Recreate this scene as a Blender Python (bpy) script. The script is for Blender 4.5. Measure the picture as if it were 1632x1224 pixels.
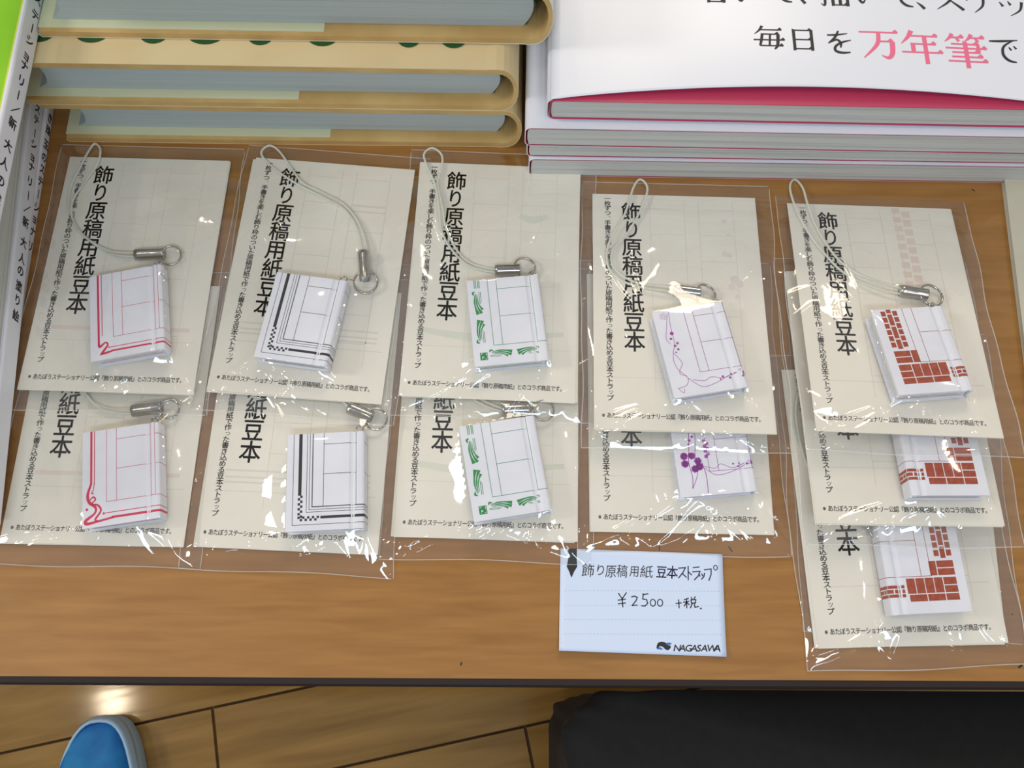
import bpy, math, random
import numpy as np
from mathutils import Matrix, Vector
random.seed(7)
for o in list(bpy.data.objects): bpy.data.objects.remove(o)
sc = bpy.context.scene
C = sc.collection
PI = math.pi
MM = 0.001
TZ = 0.75                      # table top height in metres; all lengths below are millimetres above it
# ------------------------------------------------------------------ camera
F = 1472.0; TILT = math.radians(18.767); ROLL = math.radians(.298); CH = 523.65
_d = Vector((0, math.sin(TILT), -math.cos(TILT))); _u = Vector((0, math.cos(TILT), math.sin(TILT))); _r = Vector((1, 0, 0))
_r2 = math.cos(ROLL)*_r + math.sin(ROLL)*_u; _u2 = -math.sin(ROLL)*_r + math.cos(ROLL)*_u
cam = bpy.data.cameras.new('camera'); co = bpy.data.objects.new('camera', cam); C.objects.link(co)
cam.sensor_width = 36; cam.lens = F/1632*36; cam.clip_start = .01
m = Matrix((( _r2.x, _u2.x, -_d.x, 0), (_r2.y, _u2.y, -_d.y, 0), (_r2.z, _u2.z, -_d.z, TZ + CH*MM), (0, 0, 0, 1)))
co.matrix_world = m; sc.camera = co
# ------------------------------------------------------------------ world, lamps, exposure
sc.view_settings.view_transform = 'Standard'; sc.view_settings.look = 'None'
sc.view_settings.gamma = 1; sc.view_settings.use_curve_mapping = False
sc.view_settings.exposure = 0.0
sc.cycles.transparent_max_bounces = 32
w = bpy.data.worlds.new('world'); sc.world = w; w.use_nodes = True
w.node_tree.nodes['Background'].inputs[0].default_value = (0.95, 0.96, 1.0, 1)
w.node_tree.nodes['Background'].inputs[1].default_value = 0.34
def lamp(name, loc, target, sx, sy, power, col):
    l = bpy.data.lights.new(name, 'AREA'); l.shape = 'RECTANGLE'; l.size = sx; l.size_y = sy; l.energy = power; l.color = col
    o = bpy.data.objects.new(name, l); C.objects.link(o); o.location = loc
    o.rotation_euler = (Vector(target)-Vector(loc)).to_track_quat('-Z', 'Y').to_euler()
    return o
T0 = (0, .2, TZ)
lamp('ceiling_panel_light', (0.35, 2.7, 2.7), T0, 1.3, .7, 27, (1, .87, .68))
lamp('window_daylight', (0.1, -1.1, 2.62), (0, .05, TZ), 1.3, .24, 15, (.62, .81, 1.0))
lamp('side_daylight', (-2.0, 0.3, 2.0), T0, .4, .4, 14, (1, .96, .90))
for i, (x, y, sz) in enumerate([(-1.614, -.025, .10), (-.95, .12, .05), (1.2, -.6, .05), (-.25, -1.0, .06), (.55, -.25, .05), (-.75, 1.5, .04), (1.6, 1.1, .045), (.2, 1.9, .05)]):
    lamp('downlight', (x, y, 2.70), (x, y, 0), sz, sz, 2.0, (1, .82, .60))
# ------------------------------------------------------------------ materials
def mat(name, col, rough=.6, metal=0, **kw):
    m = bpy.data.materials.new(name); m.use_nodes = True
    b = m.node_tree.nodes['Principled BSDF']
    b.inputs['Base Color'].default_value = (*col, 1); b.inputs['Roughness'].default_value = rough; b.inputs['Metallic'].default_value = metal
    for k, v in kw.items(): b.inputs[k].default_value = v
    m.diffuse_color = (*col, 1)
    return m
def s2l(r, g, b):
    f = lambda c: (c/255/12.92 if c/255 <= .04045 else ((c/255+.055)/1.055)**2.4)
    return (f(r), f(g), f(b))
def noise_mix(m, c1, c2, scale=(1, 1, 1), nscale=5, detail=4, bump=0, lo=.35, hi=.65, dist=0, coords='Object'):
    nt = m.node_tree; N = nt.nodes; L = nt.links; b = N['Principled BSDF']
    tc = N.new('ShaderNodeTexCoord'); mp = N.new('ShaderNodeMapping'); nz = N.new('ShaderNodeTexNoise'); cr = N.new('ShaderNodeValToRGB')
    mp.inputs['Scale'].default_value = scale; nz.inputs['Scale'].default_value = nscale; nz.inputs['Detail'].default_value = detail
    nz.inputs['Distortion'].default_value = dist
    cr.color_ramp.elements[0].position = lo; cr.color_ramp.elements[1].position = hi
    cr.color_ramp.elements[0].color = (*c1, 1); cr.color_ramp.elements[1].color = (*c2, 1)
    L.new(tc.outputs[coords], mp.inputs[0]); L.new(mp.outputs[0], nz.inputs['Vector']); L.new(nz.outputs[0], cr.inputs[0]); L.new(cr.outputs[0], b.inputs['Base Color'])
    if bump:
        bp = N.new('ShaderNodeBump'); bp.inputs['Strength'].default_value = bump; bp.inputs['Distance'].default_value = .0005
        L.new(nz.outputs[0], bp.inputs['Height']); L.new(bp.outputs[0], b.inputs['Normal'])
    return m
M = {}
M['wood'] = noise_mix(mat('beech_wood', (0, 0, 0), .38), s2l(147, 101, 48), s2l(166, 119, 62), (6, 60, 6), 3, 8, .10, .3, .7, .3)
M['wood_edge'] = mat('dark_edge_band', s2l(30, 14, 10), .7)
M['table_leg'] = mat('dark_steel', (.03, .03, .03), .5)
M['paper'] = noise_mix(mat('cream_paper', (0, 0, 0), .75), s2l(231, 226, 213), s2l(236, 231, 219), (1, 1, 1), 30, 3, .05)
M['white'] = noise_mix(mat('white_card', (0, 0, 0), .5), s2l(228, 229, 238), s2l(234, 235, 243), (1, 1, 1), 60, 2, .03)
M['white_gloss'] = mat('white_coated_paper', s2l(232, 234, 242), .28)
M['pages'] = mat('book_pages', s2l(222, 224, 224), .8)
M['ink'] = mat('black_print', s2l(42, 38, 40), .6)
M['ink2'] = mat('grey_print', s2l(62, 58, 62), .6)
M['spine_ink'] = mat('spine_print', s2l(44, 28, 40), .5)
M['pink'] = mat('pink_print', s2l(214, 40, 84), .5)
M['pinkline'] = mat('pink_line_print', s2l(206, 84, 102), .5)
M['black'] = mat('black_book_print', s2l(26, 24, 28), .5)
M['green'] = mat('green_print', s2l(30, 140, 70), .5)
M['purple'] = mat('purple_print', s2l(160, 62, 165), .5)
M['brick'] = noise_mix(mat('brick_print', (0, 0, 0), .5), s2l(150, 55, 25), s2l(175, 74, 36), (1, 1, 1), 400, 3)
M['chrome'] = mat('chrome', (.50, .49, .47), .18, 1)
M['cord'] = mat('white_cord', s2l(232, 234, 222), .45)
M['cord'].node_tree.nodes['Principled BSDF'].inputs['Alpha'].default_value = .72
M['kraft'] = noise_mix(mat('kraft_board', (0, 0, 0), .7), s2l(196, 160, 98), s2l(212, 178, 116), (1, 1, 1), 40, 4, .05)
M['jacket'] = noise_mix(mat('cream_jacket', (0, 0, 0), .55), s2l(226, 202, 152), s2l(232, 210, 162), (1, 1, 1), 18, 3, .05)
M['flap'] = mat('pale_flap', s2l(214, 214, 178), .6)
M['dark'] = mat('dark_gap_shade', s2l(60, 70, 60), .8)
M['rose'] = mat('rose_cover', s2l(196, 62, 96), .35)
M['rose_ink'] = mat('rose_print', s2l(238, 110, 144), .5)
M['lime'] = noise_mix(mat('lime_cover', (0, 0, 0), .3), s2l(132, 196, 28), s2l(150, 208, 44), (1, 1, 1), 12, 2)
M['limeline'] = mat('yellow_line', s2l(206, 214, 70), .5)
M['booklet'] = noise_mix(mat('grey_booklet', (0, 0, 0), .5), s2l(198, 192, 170), s2l(206, 200, 180), (1, 1, 1), 20, 3)
M['grn_letters'] = mat('green_letters', s2l(34, 84, 34), .6)
M['logo_blue'] = mat('logo_blue', s2l(50, 110, 190), .5)
M['navy'] = mat('navy_pen', s2l(34, 26, 78), .5)
M['rule'] = mat('rule_print', s2l(176, 188, 210), .6)
M['faint'] = {k: mat('faint_%s_print' % k, s2l(*v), .75) for k, v in dict(pink=(229, 213, 203), grey=(217, 213, 202), green=(218, 220, 204), purple=(224, 214, 209), brick=(225, 208, 196)).items()}
M['film_edge'] = mat('film_seam', (.9, .9, .88), .15); M['film_edge'].node_tree.nodes['Principled BSDF'].inputs['Alpha'].default_value = .28
def pages_mat(name, c1, c2, n):
    m = mat(name, c1, .8); nt = m.node_tree; N = nt.nodes; L = nt.links
    tc = N.new('ShaderNodeTexCoord'); mp = N.new('ShaderNodeMapping'); nz = N.new('ShaderNodeTexNoise'); cr = N.new('ShaderNodeValToRGB')
    mp.inputs['Scale'].default_value = (3, 3, n); nz.inputs['Scale'].default_value = 1; nz.inputs['Detail'].default_value = 3
    cr.color_ramp.elements[0].position = .36; cr.color_ramp.elements[1].position = .5
    cr.color_ramp.elements[0].color = (*c2, 1); cr.color_ramp.elements[1].color = (*c1, 1)
    L.new(tc.outputs['Object'], mp.inputs[0]); L.new(mp.outputs[0], nz.inputs['Vector']); L.new(nz.outputs[0], cr.inputs[0]); L.new(cr.outputs[0], N['Principled BSDF'].inputs['Base Color'])
    return m
M['pages_blue'] = pages_mat('blue_grey_pages', s2l(184, 194, 192), s2l(170, 181, 181), 1500)
M['pages_white'] = pages_mat('white_pages', s2l(205, 206, 200), s2l(182, 184, 180), 900)
def film_mat():
    m = bpy.data.materials.new('clear_film'); m.use_nodes = True; nt = m.node_tree; N = nt.nodes; L = nt.links
    for n in list(N): N.remove(n)
    out = N.new('ShaderNodeOutputMaterial'); mix = N.new('ShaderNodeMixShader'); tr = N.new('ShaderNodeBsdfTransparent'); gl = N.new('ShaderNodeBsdfGlossy')
    lw = N.new('ShaderNodeLayerWeight'); lw.inputs['Blend'].default_value = .5      # reflectance of a thin sheet: same from either side
    pw = N.new('ShaderNodeMath'); pw.operation = 'POWER'; pw.inputs[1].default_value = 5; L.new(lw.outputs['Facing'], pw.inputs[0])
    mul = N.new('ShaderNodeMath'); mul.operation = 'MULTIPLY_ADD'; mul.inputs[1].default_value = .9; mul.inputs[2].default_value = .075; mul.use_clamp = True
    gl.inputs['Roughness'].default_value = .035; tr.inputs[0].default_value = (.995, .995, .992, 1)
    gl.inputs['Color'].default_value = (1, 1, 1, 1)
    nz = N.new('ShaderNodeTexNoise'); nz.inputs['Scale'].default_value = 90; tc = N.new('ShaderNodeTexCoord'); bp = N.new('ShaderNodeBump')
    bp.inputs['Strength'].default_value = .12; bp.inputs['Distance'].default_value = .0005
    L.new(tc.outputs['Object'], nz.inputs['Vector']); L.new(nz.outputs[0], bp.inputs['Height']); L.new(bp.outputs[0], gl.inputs['Normal'])
    L.new(pw.outputs[0], mul.inputs[0]); L.new(mul.outputs[0], mix.inputs[0]); L.new(tr.outputs[0], mix.inputs[1]); L.new(gl.outputs[0], mix.inputs[2]); L.new(mix.outputs[0], out.inputs[0])
    m.diffuse_color = (.9, .9, .9, .3)
    return m
M['film'] = film_mat()
# ------------------------------------------------------------------ mesh helpers (millimetres)
class MB:
    def __init__(s): s.v = []; s.f = []; s.mi = []; s.cur = 0
    def add(s, verts, faces):
        n = len(s.v); s.v += [tuple(p) for p in verts]; s.f += [tuple(i+n for i in f) for f in faces]; s.mi += [s.cur]*len(faces)
    def box(s, x0, x1, y0, y1, z0, z1):
        s.add([(x0, y0, z0), (x1, y0, z0), (x1, y1, z0), (x0, y1, z0), (x0, y0, z1), (x1, y0, z1), (x1, y1, z1), (x0, y1, z1)],
              [(0, 3, 2, 1), (4, 5, 6, 7), (0, 1, 5, 4), (1, 2, 6, 5), (2, 3, 7, 6), (3, 0, 4, 7)])
    def grid(s, X, Y, Z):
        ny, nx = X.shape
        n = len(s.v); s.v += list(zip(X.ravel().tolist(), Y.ravel().tolist(), Z.ravel().tolist()))
        for j in range(ny-1):
            for i in range(nx-1):
                a = n+j*nx+i; s.f.append((a, a+1, a+nx+1, a+nx)); s.mi.append(s.cur)
    def extrude(s, prof, y0, y1, closed=True):
        n = len(prof); vs = [(x, y0, z) for x, z in prof]+[(x, y1, z) for x, z in prof]
        fs = [(i, (i+1) % n, n+(i+1) % n, n+i) for i in range(n if closed else n-1)]
        if closed: fs += [tuple(range(n))[::-1], tuple(range(n, 2*n))]
        s.add(vs, fs)
    def tube(s, pts, r, k=8, closed=False, caps=True):
        pts = [Vector(p) for p in pts]; n = len(pts); vs = []; nrm = None
        for i, p in enumerate(pts):
            a = pts[(i-1) % n] if (i or closed) else p; b = pts[(i+1) % n] if (i < n-1 or closed) else p
            t = (b-a).normalized()
            if nrm is None: nrm = t.orthogonal().normalized()
            nrm = (nrm-t*nrm.dot(t)).normalized(); bi = t.cross(nrm)
            rr = r[i] if isinstance(r, (list, tuple)) else r
            vs += [p+(nrm*math.cos(2*PI*j/k)+bi*math.sin(2*PI*j/k))*rr for j in range(k)]
        fs = []
        for i in range(n if closed else n-1):
            for j in range(k): fs.append((i*k+j, i*k+(j+1) % k, ((i+1) % n)*k+(j+1) % k, ((i+1) % n)*k+j))
        if not closed and caps: fs += [tuple(range(k))[::-1], tuple((n-1)*k+j for j in range(k))]
        s.add(vs, fs)
    def build(s, name, mats, parent=None, smooth=False, mx=None, link=True):
        me = bpy.data.meshes.new(name)
        me.from_pydata([(a*MM, b*MM, c*MM) for a, b, c in s.v], [], s.f)
        if not isinstance(mats, (list, tuple)): mats = [mats]
        for q in mats: me.materials.append(q)
        if any(s.mi): me.polygons.foreach_set('material_index', s.mi)
        if smooth: me.polygons.foreach_set('use_smooth', [True]*len(me.polygons))
        me.update()
        o = bpy.data.objects.new(name, me); C.objects.link(o)
        if parent: o.parent = parent
        if mx is not None: o.matrix_local = mx
        return o
def tag(o, label=None, cat=None, group=None, kind=None):
    for k, v in (('label', label), ('category', cat), ('group', group), ('kind', kind)):
        if v: o[k] = v
    return o
def empty(name, mx, label, cat, group=None):
    o = bpy.data.objects.new(name, None); o.empty_display_size = .01; C.objects.link(o); o.matrix_world = mx
    return tag(o, label, cat, group)
def world(x, y, z, yaw=0):      # mm on the table -> matrix in metres
    return Matrix.Translation((x*MM, y*MM, TZ+z*MM)) @ Matrix.Rotation(math.radians(yaw), 4, 'Z')
def ray(px, py):
    return (_d*F+_r2*(px-816)-_u2*(py-612))
def P(px, py, z=0):             # where a line of sight meets a level at height z (mm)
    v = ray(px, py); t = (z-CH)/v.z; return Vector((0, 0, CH))+v*t
def on_local(mx, px, py, zl):   # where it meets the plane z = zl of a local frame, in that frame's mm
    mi = mx.inverted(); o = mi @ Vector((0, 0, TZ+CH*MM)); v = mi.to_3x3() @ ray(px, py)
    t = (zl*MM-o.z)/v.z; p = o+v*t; return Vector((p.x/MM, p.y/MM, zl))
def smooth_pts(pts, n=6, closed=False):
    pts = [Vector(p) for p in pts]; out = []; L = len(pts)
    for i in range(L if closed else L-1):
        if closed: a, b, c, d = pts[(i-1) % L], pts[i], pts[(i+1) % L], pts[(i+2) % L]
        else: a, b, c, d = pts[max(i-1, 0)], pts[i], pts[i+1], pts[min(i+2, L-1)]
        for k in range(n):
            t = k/n; out.append(.5*((2*b)+(c-a)*t+(2*a-5*b+4*c-d)*t*t+(3*b-a-3*c+d)*t**3))
    if not closed: out.append(pts[-1])
    return out
# flat print: polygons on a (u,v) sheet, later mapped to 3D
class Ink:
    def __init__(s): s.v = []; s.f = []
    def poly(s, pts): n = len(s.v); s.v += [tuple(p) for p in pts]; s.f.append(tuple(range(n, n+len(pts))))
    def rect(s, u0, u1, v0, v1): s.poly([(u0, v0), (u1, v0), (u1, v1), (u0, v1)])
    def disc(s, u, v, r, k=10): s.poly([(u+r*math.cos(2*PI*i/k), v+r*math.sin(2*PI*i/k)) for i in range(k)])
    def ribbon(s, pts, n=5):     # pts (x,y,width)
        q = smooth_pts(pts, n); n0 = len(s.v); vs = []
        for i, p in enumerate(q):
            a = q[max(i-1, 0)]; b = q[min(i+1, len(q)-1)]; t = Vector((b.x-a.x, b.y-a.y)); t = t.normalized() if t.length > 1e-9 else Vector((1, 0))
            h = max(p.z, .01)/2; vs += [(p.x-t.y*h, p.y+t.x*h), (p.x+t.y*h, p.y-t.x*h)]
        s.v += vs; s.f += [(n0+2*i, n0+2*i+1, n0+2*i+3, n0+2*i+2) for i in range(len(q)-1)]
    def line(s, pts, w, n=1): s.ribbon([(x, y, w) for x, y in pts], n)
    def seg(s, pts, w):
        for a, b in zip(pts[:-1], pts[1:]):
            d = Vector((b[0]-a[0], b[1]-a[1])); 
            if d.length < 1e-9: continue
            d.normalize(); h = w/2; e = d*h*.8; q = Vector((-d.y, d.x))*h; a2 = Vector(a)-e; b2 = Vector(b)+e
            s.poly([a2+q, a2-q, b2-q, b2+q])
    def glyph(s, ch, cx, cy, w, h, rot=0, shear=0, bold=0):
        V, Fs = glyph(ch, bold); n = len(s.v); c, sn = math.cos(rot), math.sin(rot)
        for x, y in V:
            x, y = x-.5, y-.5; x += shear*y
            x, y = x*c-y*sn, x*sn+y*c
            s.v.append((cx+x*w, cy+y*h))
        s.f += [tuple(i+n for i in f) for f in Fs]
    def build(s, name, m, fn, parent=None):
        b = MB(); b.v = [fn(*p) for p in s.v]; b.f = s.f; b.mi = [0]*len(s.f)
        return b.build(name, m, parent)
_gc = {}
def glyph(ch, bold=0):
    if (ch, bold) in _gc: return _gc[(ch, bold)]
    cu = bpy.data.curves.new('glyph', 'FONT'); cu.body = ch; cu.size = 1; cu.resolution_u = 3
    o = bpy.data.objects.new('glyph', cu); C.objects.link(o)
    dg = bpy.context.evaluated_depsgraph_get(); e = o.evaluated_get(dg); me = e.to_mesh()
    r = ([(v.co.x, v.co.y+.12) for v in me.vertices], [tuple(p.vertices) for p in me.polygons])
    e.to_mesh_clear(); bpy.data.objects.remove(o); bpy.data.curves.remove(cu)
    if bold > 0:                 # heavier weight: the strokes laid down again a hair apart
        V0, F0 = r; V, Fs = [], []
        for dx, dy in ((-1, 0), (1, 0), (0, -1), (0, 1)):
            n = len(V); V += [(x+dx*bold, y+dy*bold) for x, y in V0]; Fs += [tuple(i+n for i in f) for f in F0]
        r = (V, Fs)
    _gc[(ch, bold)] = r; return r
# ------------------------------------------------------------------ floor of planks
ax, ay = -261.05+653.54, 13.63+70.08; th = math.atan2(ay, ax)
fl = MB(); fl.box(-2500, 2500, -2500, 2500, -770, -756)
floor = fl.build('floor', mat('dark_floor_joint', s2l(96, 72, 46), .8)); tag(floor, kind='structure'); floor.location.z = TZ
def plank_mat():
    m = noise_mix(mat('wood_plank', (0, 0, 0), .09), s2l(132, 98, 48), s2l(170, 132, 72), (3, 22, 3), 1.6, 7, .25, .25, .75, .6)
    nt = m.node_tree; N = nt.nodes; L = nt.links; oi = N.new('ShaderNodeObjectInfo'); mp = [n for n in N if n.type == 'MAPPING'][0]
    ml = N.new('ShaderNodeMath'); ml.operation = 'MULTIPLY'; ml.inputs[1].default_value = 20; L.new(oi.outputs['Random'], ml.inputs[0]); L.new(ml.outputs[0], mp.inputs['Location'])
    return m
PW = 145.0; PL = 900.0          # width across the row, length along it
pb = MB(); b1 = .8
pb.add([(0, 0, -757), (PL-2.4, 0, -757), (PL-2.4, PW-2.4, -757), (0, PW-2.4, -757), (b1, b1, -750), (PL-2.4-b1, b1, -750), (PL-2.4-b1, PW-2.4-b1, -750), (b1, PW-2.4-b1, -750)],
       [(4, 5, 6, 7), (0, 1, 5, 4), (1, 2, 6, 5), (2, 3, 7, 6), (3, 0, 4, 7)])
pm = pb.build('plank', plank_mat(), floor)
R2 = Matrix.Rotation(th, 4, 'Z')
# perpendicular positions of the two joints seen in the photograph
def perp(x, y): return -x*math.sin(th)+y*math.cos(th)
def along(x, y): return x*math.cos(th)+y*math.sin(th)
p1 = perp(-400, -15.5); p2 = perp(-83, -55.5)
rowp = abs(p1-p2); PW = rowp
first = True
for r in range(-9, 10):
    base = p1 - r*rowp          # upper edge of row r (r=0 is the row below the first joint)
    a0 = {0: along(-386, -16.4), 1: along(20, -34)}.get(r, along(-386, -16)+(r*417) % PL)
    for k in range(-3, 3):
        o = pm if first else pm.copy()
        if not first: C.objects.link(o)
        first = False
        o.name = 'plank'; o.parent = floor
        s = Matrix.Diagonal((1, (rowp-2.4)/142.6, 1, 1))
        o.matrix_local = R2 @ Matrix.Translation(((a0+k*PL)*MM, (base-rowp)*MM, 0)) @ s
# ------------------------------------------------------------------ table
tb = empty('display_table', world(0, 0, 0), 'light wood display table holding books and packets, dark front edge band', 'table')
b = MB(); b.box(-700, 700, 9.8, 780, -30, 0); b.build('tabletop', M['wood'], tb)
b = MB(); b.extrude([(0, 0)], 0, 0) if 0 else None
pr = [(9.8, -.4), (6.6, -.6), (5.6, -1.8), (5.6, -28), (7, -30), (9.8, -30)]
b.add([(x, y, z) for x in (-700, 700) for y, z in pr], [(i, (i+1) % 6, 6+(i+1) % 6, 6+i) for i in range(6)]+[tuple(range(6))[::-1], tuple(range(6, 12))])
b.build('edge_band', M['wood_edge'], tb)
for x in (-660, 620):
    for y in (90, 730):
        b = MB(); b.box(x, x+40, y-20, y+20, -750, -30); b.build('leg', M['table_leg'], tb)
for px, py, dx, dy, wd in [(1051, 872, 0, 3.4, .7), (1164, 875, -1.6, 2.6, .7), (735, 1058, .3, 1, .9), (1551, 303, 1.4, -1.2, .7), (1626, 1062, 1.5, 1, 1.2), (1613, 979, .8, .4, .7)]:
    ik = Ink(); p = P(px, py); ik.seg([(p.x-dx/2, p.y-dy/2), (p.x+dx/2, p.y+dy/2)], wd)
    ik.build('pen_mark', M['ink'], lambda u, v: (u, v, .05), tb)
# ------------------------------------------------------------------ large yellow hardbacks
def hardback(x0, x1, yf, z0, t, depth, yaw, jmat, label, flap_w, dz=0):
    root = empty('hardback_book', world(x0, yf, z0, yaw), label, 'book', 'large hardbacks stacked behind the packets')
    L = x1-x0; th_ = 4.2; R = min(11, t*.3)
    def outer(off):
        pts = []; rx = R-off*.6; c = L-R-2
        pts.append((0+(.0), off))
        pts.append((L*.5, off)); pts.append((c-6, off+.5))
        for k in range(0, 13):
            a = -PI/2+PI*k/12
            pts.append((c+ (rx+2)*math.cos(a)**.8 if math.cos(a) > 1e-6 else c, t/2+(t/2-off)*math.sin(a)))
        pts.append((c-6, t-off-.5)); pts.append((L*.5, t-off)); pts.append((0, t-off))
        return pts
    o_, i_ = outer(.5), outer(th_+.5)
    b = MB(); n = len(o_)
    prof = o_+i_[::-1]
    # C shaped case, built as strips
    vs = [(x, y, z) for y in (0, depth) for x, z in prof]; m_ = len(prof)
    fs = [(i, (i+1) % m_, m_+(i+1) % m_, m_+i) for i in range(m_)]
    for i in range(n-1):
        j = m_-1-i; fs.append((i, j, j-1, i+1)); fs.append((m_+i, m_+i+1, m_+j-1, m_+j))
    b.add(vs, fs); b.build('cover_case', M['kraft'], root)
    # jacket outside the case, turned in at the fore edge
    jo, ji = outer(0), outer(.5)
    jo = [(-1, th_*.5)]+jo; ji = [(-.4, th_*.5)]+ji
    jo = jo+[(-1, t-th_*.5)]; ji = ji+[(-.4, t-th_*.5)]
    prof = jo+ji[::-1]; m_ = len(prof); n = len(jo); b = MB()
    vs = [(x, y, z) for y in (-.15, depth+.3) for x, z in prof]
    fs = [(i, (i+1) % m_, m_+(i+1) % m_, m_+i) for i in range(m_)]
    for i in range(n-1):
        j = m_-1-i; fs.append((i, j, j-1, i+1)); fs.append((m_+i, m_+i+1, m_+j-1, m_+j))
    b.add(vs, fs); dj = b.build('dust_jacket', jmat, root)
    for zz in (th_+.55, t-th_-1.0):
        b = MB(); b.box(-.5, flap_w, 2.6, depth, zz, zz+.45); b.box(flap_w-8, flap_w+.0, 2.6, depth, zz+.46, zz+.5)
        b.build('jacket_flap', M['flap'], dj)
    # page block with concave fore edge and rounded back
    z0_, z1_ = th_+1.2, t-th_-1.2; zc = (z0_+z1_)/2; hh = (z1_-z0_)/2; pr = []
    for k in range(9):
        s = -1+2*k/8; pr.append((7+9*(1-s*s)**.5 if abs(s) < 1 else 7, zc-hh*s))
    pr = pr[::-1]
    back = [(L-R-6+6*(1-(-1+2*k/8)**2), zc+hh*(1-2*k/8)) for k in range(9)]
    prof = pr+back
    b = MB(); b.extrude(prof, 8.5, depth-8); b.build('page_block', M['pages_blue'], root)
    b = MB(); b.tube([(L-R-5.5, 9, z0_+1.5), (L-R-5.5, 9, z1_-1.5)], 0.9, 6) if 0 else None
    # dark filler: shade of the gap between block and spine, as colour
    b = MB(); b.extrude([(L-R-4, z0_), (L-R+1.5, zc), (L-R-4, z1_), (L-R-6, zc)], 9, depth-9); b.build('spine_gap_shade', M['dark'], root)
    return root
hC = hardback(-291.5, 5.5, 344.5, 0, 40.5, 215, -.55, M['jacket'], 'large kraft lined hardback at the bottom of the yellow stack, on the table', 172)
hB = hardback(-297, 3.0, 344.0, 41, 40.0, 215, -.65, M['jacket'], 'large cream jacketed hardback in the middle of the yellow stack, cover top showing', 166)
hA = hardback(-273.0, 22, 361, 81.5, 44, 215, -.75, mat('pale_jacket', s2l(226, 222, 205), .5), 'large hardback on top of the yellow stack, pushed back and sticking out right', 164)
for x, wd in [(22, 9), (52, 11), (88, 9), (118, 12), (150, 8), (186, 10), (236, 7), (262, 8)]:
    ik = Ink(); ik.ribbon([(x-wd, 31, 3), (x-wd*.7, 19.5, 4), (x, 16.2, 4.5), (x+wd*.7, 19.5, 4), (x+wd, 31, 3)], 4)
    ik.build('printed_letter', M['grn_letters'], lambda u, v: (u, v, 40.07), hB)
# ------------------------------------------------------------------ white paperbacks with rose endpapers
def paperback(x0, yf, z0, t, yaw, label, lift=0, width=330, depth=200):
    root = empty('paperback_book', world(x0, yf, z0, yaw), label, 'book', 'white paperbacks stacked at the top right')
    r = min(4, t*.3)
    def prof(off):
        pts = [(width, off)]
        for k in range(5): a = -PI/2-PI/2*k/4; pts.append((r+(r-off)*math.cos(a), r+(r-off)*math.sin(a)))
        for k in range(5): a = PI-PI/2*k/4; pts.append((r+(r-off)*math.cos(a), t-r+(r-off)*math.sin(a)))
        pts.append((width, t-off)); return pts
    def shell(o1, o2, y0, name, mm):
        a, c = prof(o1), prof(o2); pf = a+c[::-1]; m_ = len(pf); n = len(a); b = MB()
        vs = [(x, y, z) for y in (y0, depth) for x, z in pf]; fs = [(i, (i+1) % m_, m_+(i+1) % m_, m_+i) for i in range(m_)]
        for i in range(n-1):
            j = m_-1-i; fs.append((i, j, j-1, i+1)); fs.append((m_+i, m_+i+1, m_+j-1, m_+j))
        b.add(vs, fs); return b.build(name, mm, root)
    shell(.5, 1.1 if lift else .8, 0 if lift else .5, 'rose_cover', M['rose'])
    if not lift: shell(0, .45, .6, 'dust_jacket', M['white_gloss'])
    nsec = 3; zz = 1.3; zt = t-1.3; rnd = random.Random(int(z0*10))
    cuts = sorted([rnd.uniform(.25, .45), rnd.uniform(.6, .8)]); cuts = [0]+cuts+[1]
    for a, c in zip(cuts[:-1], cuts[1:]):
        b = MB(); za = zz+(zt-zz)*a+.12; zb = zz+(zt-zz)*c-.12; g = rnd.uniform(0, .5)
        b.add([(1.6+.9*(a == 0), .3+g, za), (width-1, .3+g, za), (width-1, depth-1, za), (1.6+.9*(a == 0), depth-1, za), (1.6+.9*(c == 1), .3+g, zb), (width-1, .3+g, zb), (width-1, depth-1, zb), (1.6+.9*(c == 1), depth-1, zb)],
              [(0, 3, 2, 1), (4, 5, 6, 7), (0, 1, 5, 4), (1, 2, 6, 5), (2, 3, 7, 6), (3, 0, 4, 7)])
        b.build('page_section', M['pages_white'], root)
    if lift:                       # loose jacket that bows up off the cover along its front edge
        nx, ny = 60, 24
        U = np.linspace(0, 1, nx); V = np.linspace(0, 1, ny)**1.5
        UU, VV = np.meshgrid(U, V)
        bow = np.sin(np.clip((UU*width-2)/300, 0, 1)*PI)**.8
        X = UU*width+1.0; Y = .4+bow*8.5+VV*(depth-.4-bow*8.5)
        Z = t+.1+lift*bow*np.exp(-(VV*depth/70)**2)
        # rounded corner down the spine
        b = MB(); b.grid(X, Y, Z)
        sp = [(1.0, t+.1)]+[(r+(r+.15)*math.cos(PI/2+PI/2*k/4)-.6, t-r+(r+.1)*math.sin(PI/2+PI/2*k/4)) for k in range(1, 5)]+[(-.7, r)]+[(r+(r+.15)*math.cos(PI+PI/2*k/4)-.6, r+(r)*math.sin(PI+PI/2*k/4)) for k in range(0, 5)]+[(width, -.05)]
        b.add([(x, y, z) for y in (.4, depth) for x, z in sp], [(i, i+1, len(sp)+i+1, len(sp)+i) for i in range(len(sp)-1)])
        o = b.build('dust_jacket', M['white_gloss'], root, smooth=True)
        md = o.modifiers.new('s', 'SOLIDIFY'); md.thickness = .0003; md.offset = 1
    return root
pA = P(842, 281, 0)
r4 = paperback(pA.x, pA.y, 0, 19.5, -.65, 'white paperback lying flat on the table at the bottom of the right stack')
q = P(839, 251, 22); r3 = paperback(q.x, q.y+1.5, 20, 16, -.65, 'white paperback second from the bottom of the right stack')
q = P(836, 231, 38); r2_ = paperback(q.x, q.y, 36.5, 18.5, -.85, 'white paperback third up, its pinkish spine strip visible left of the top book')
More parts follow.
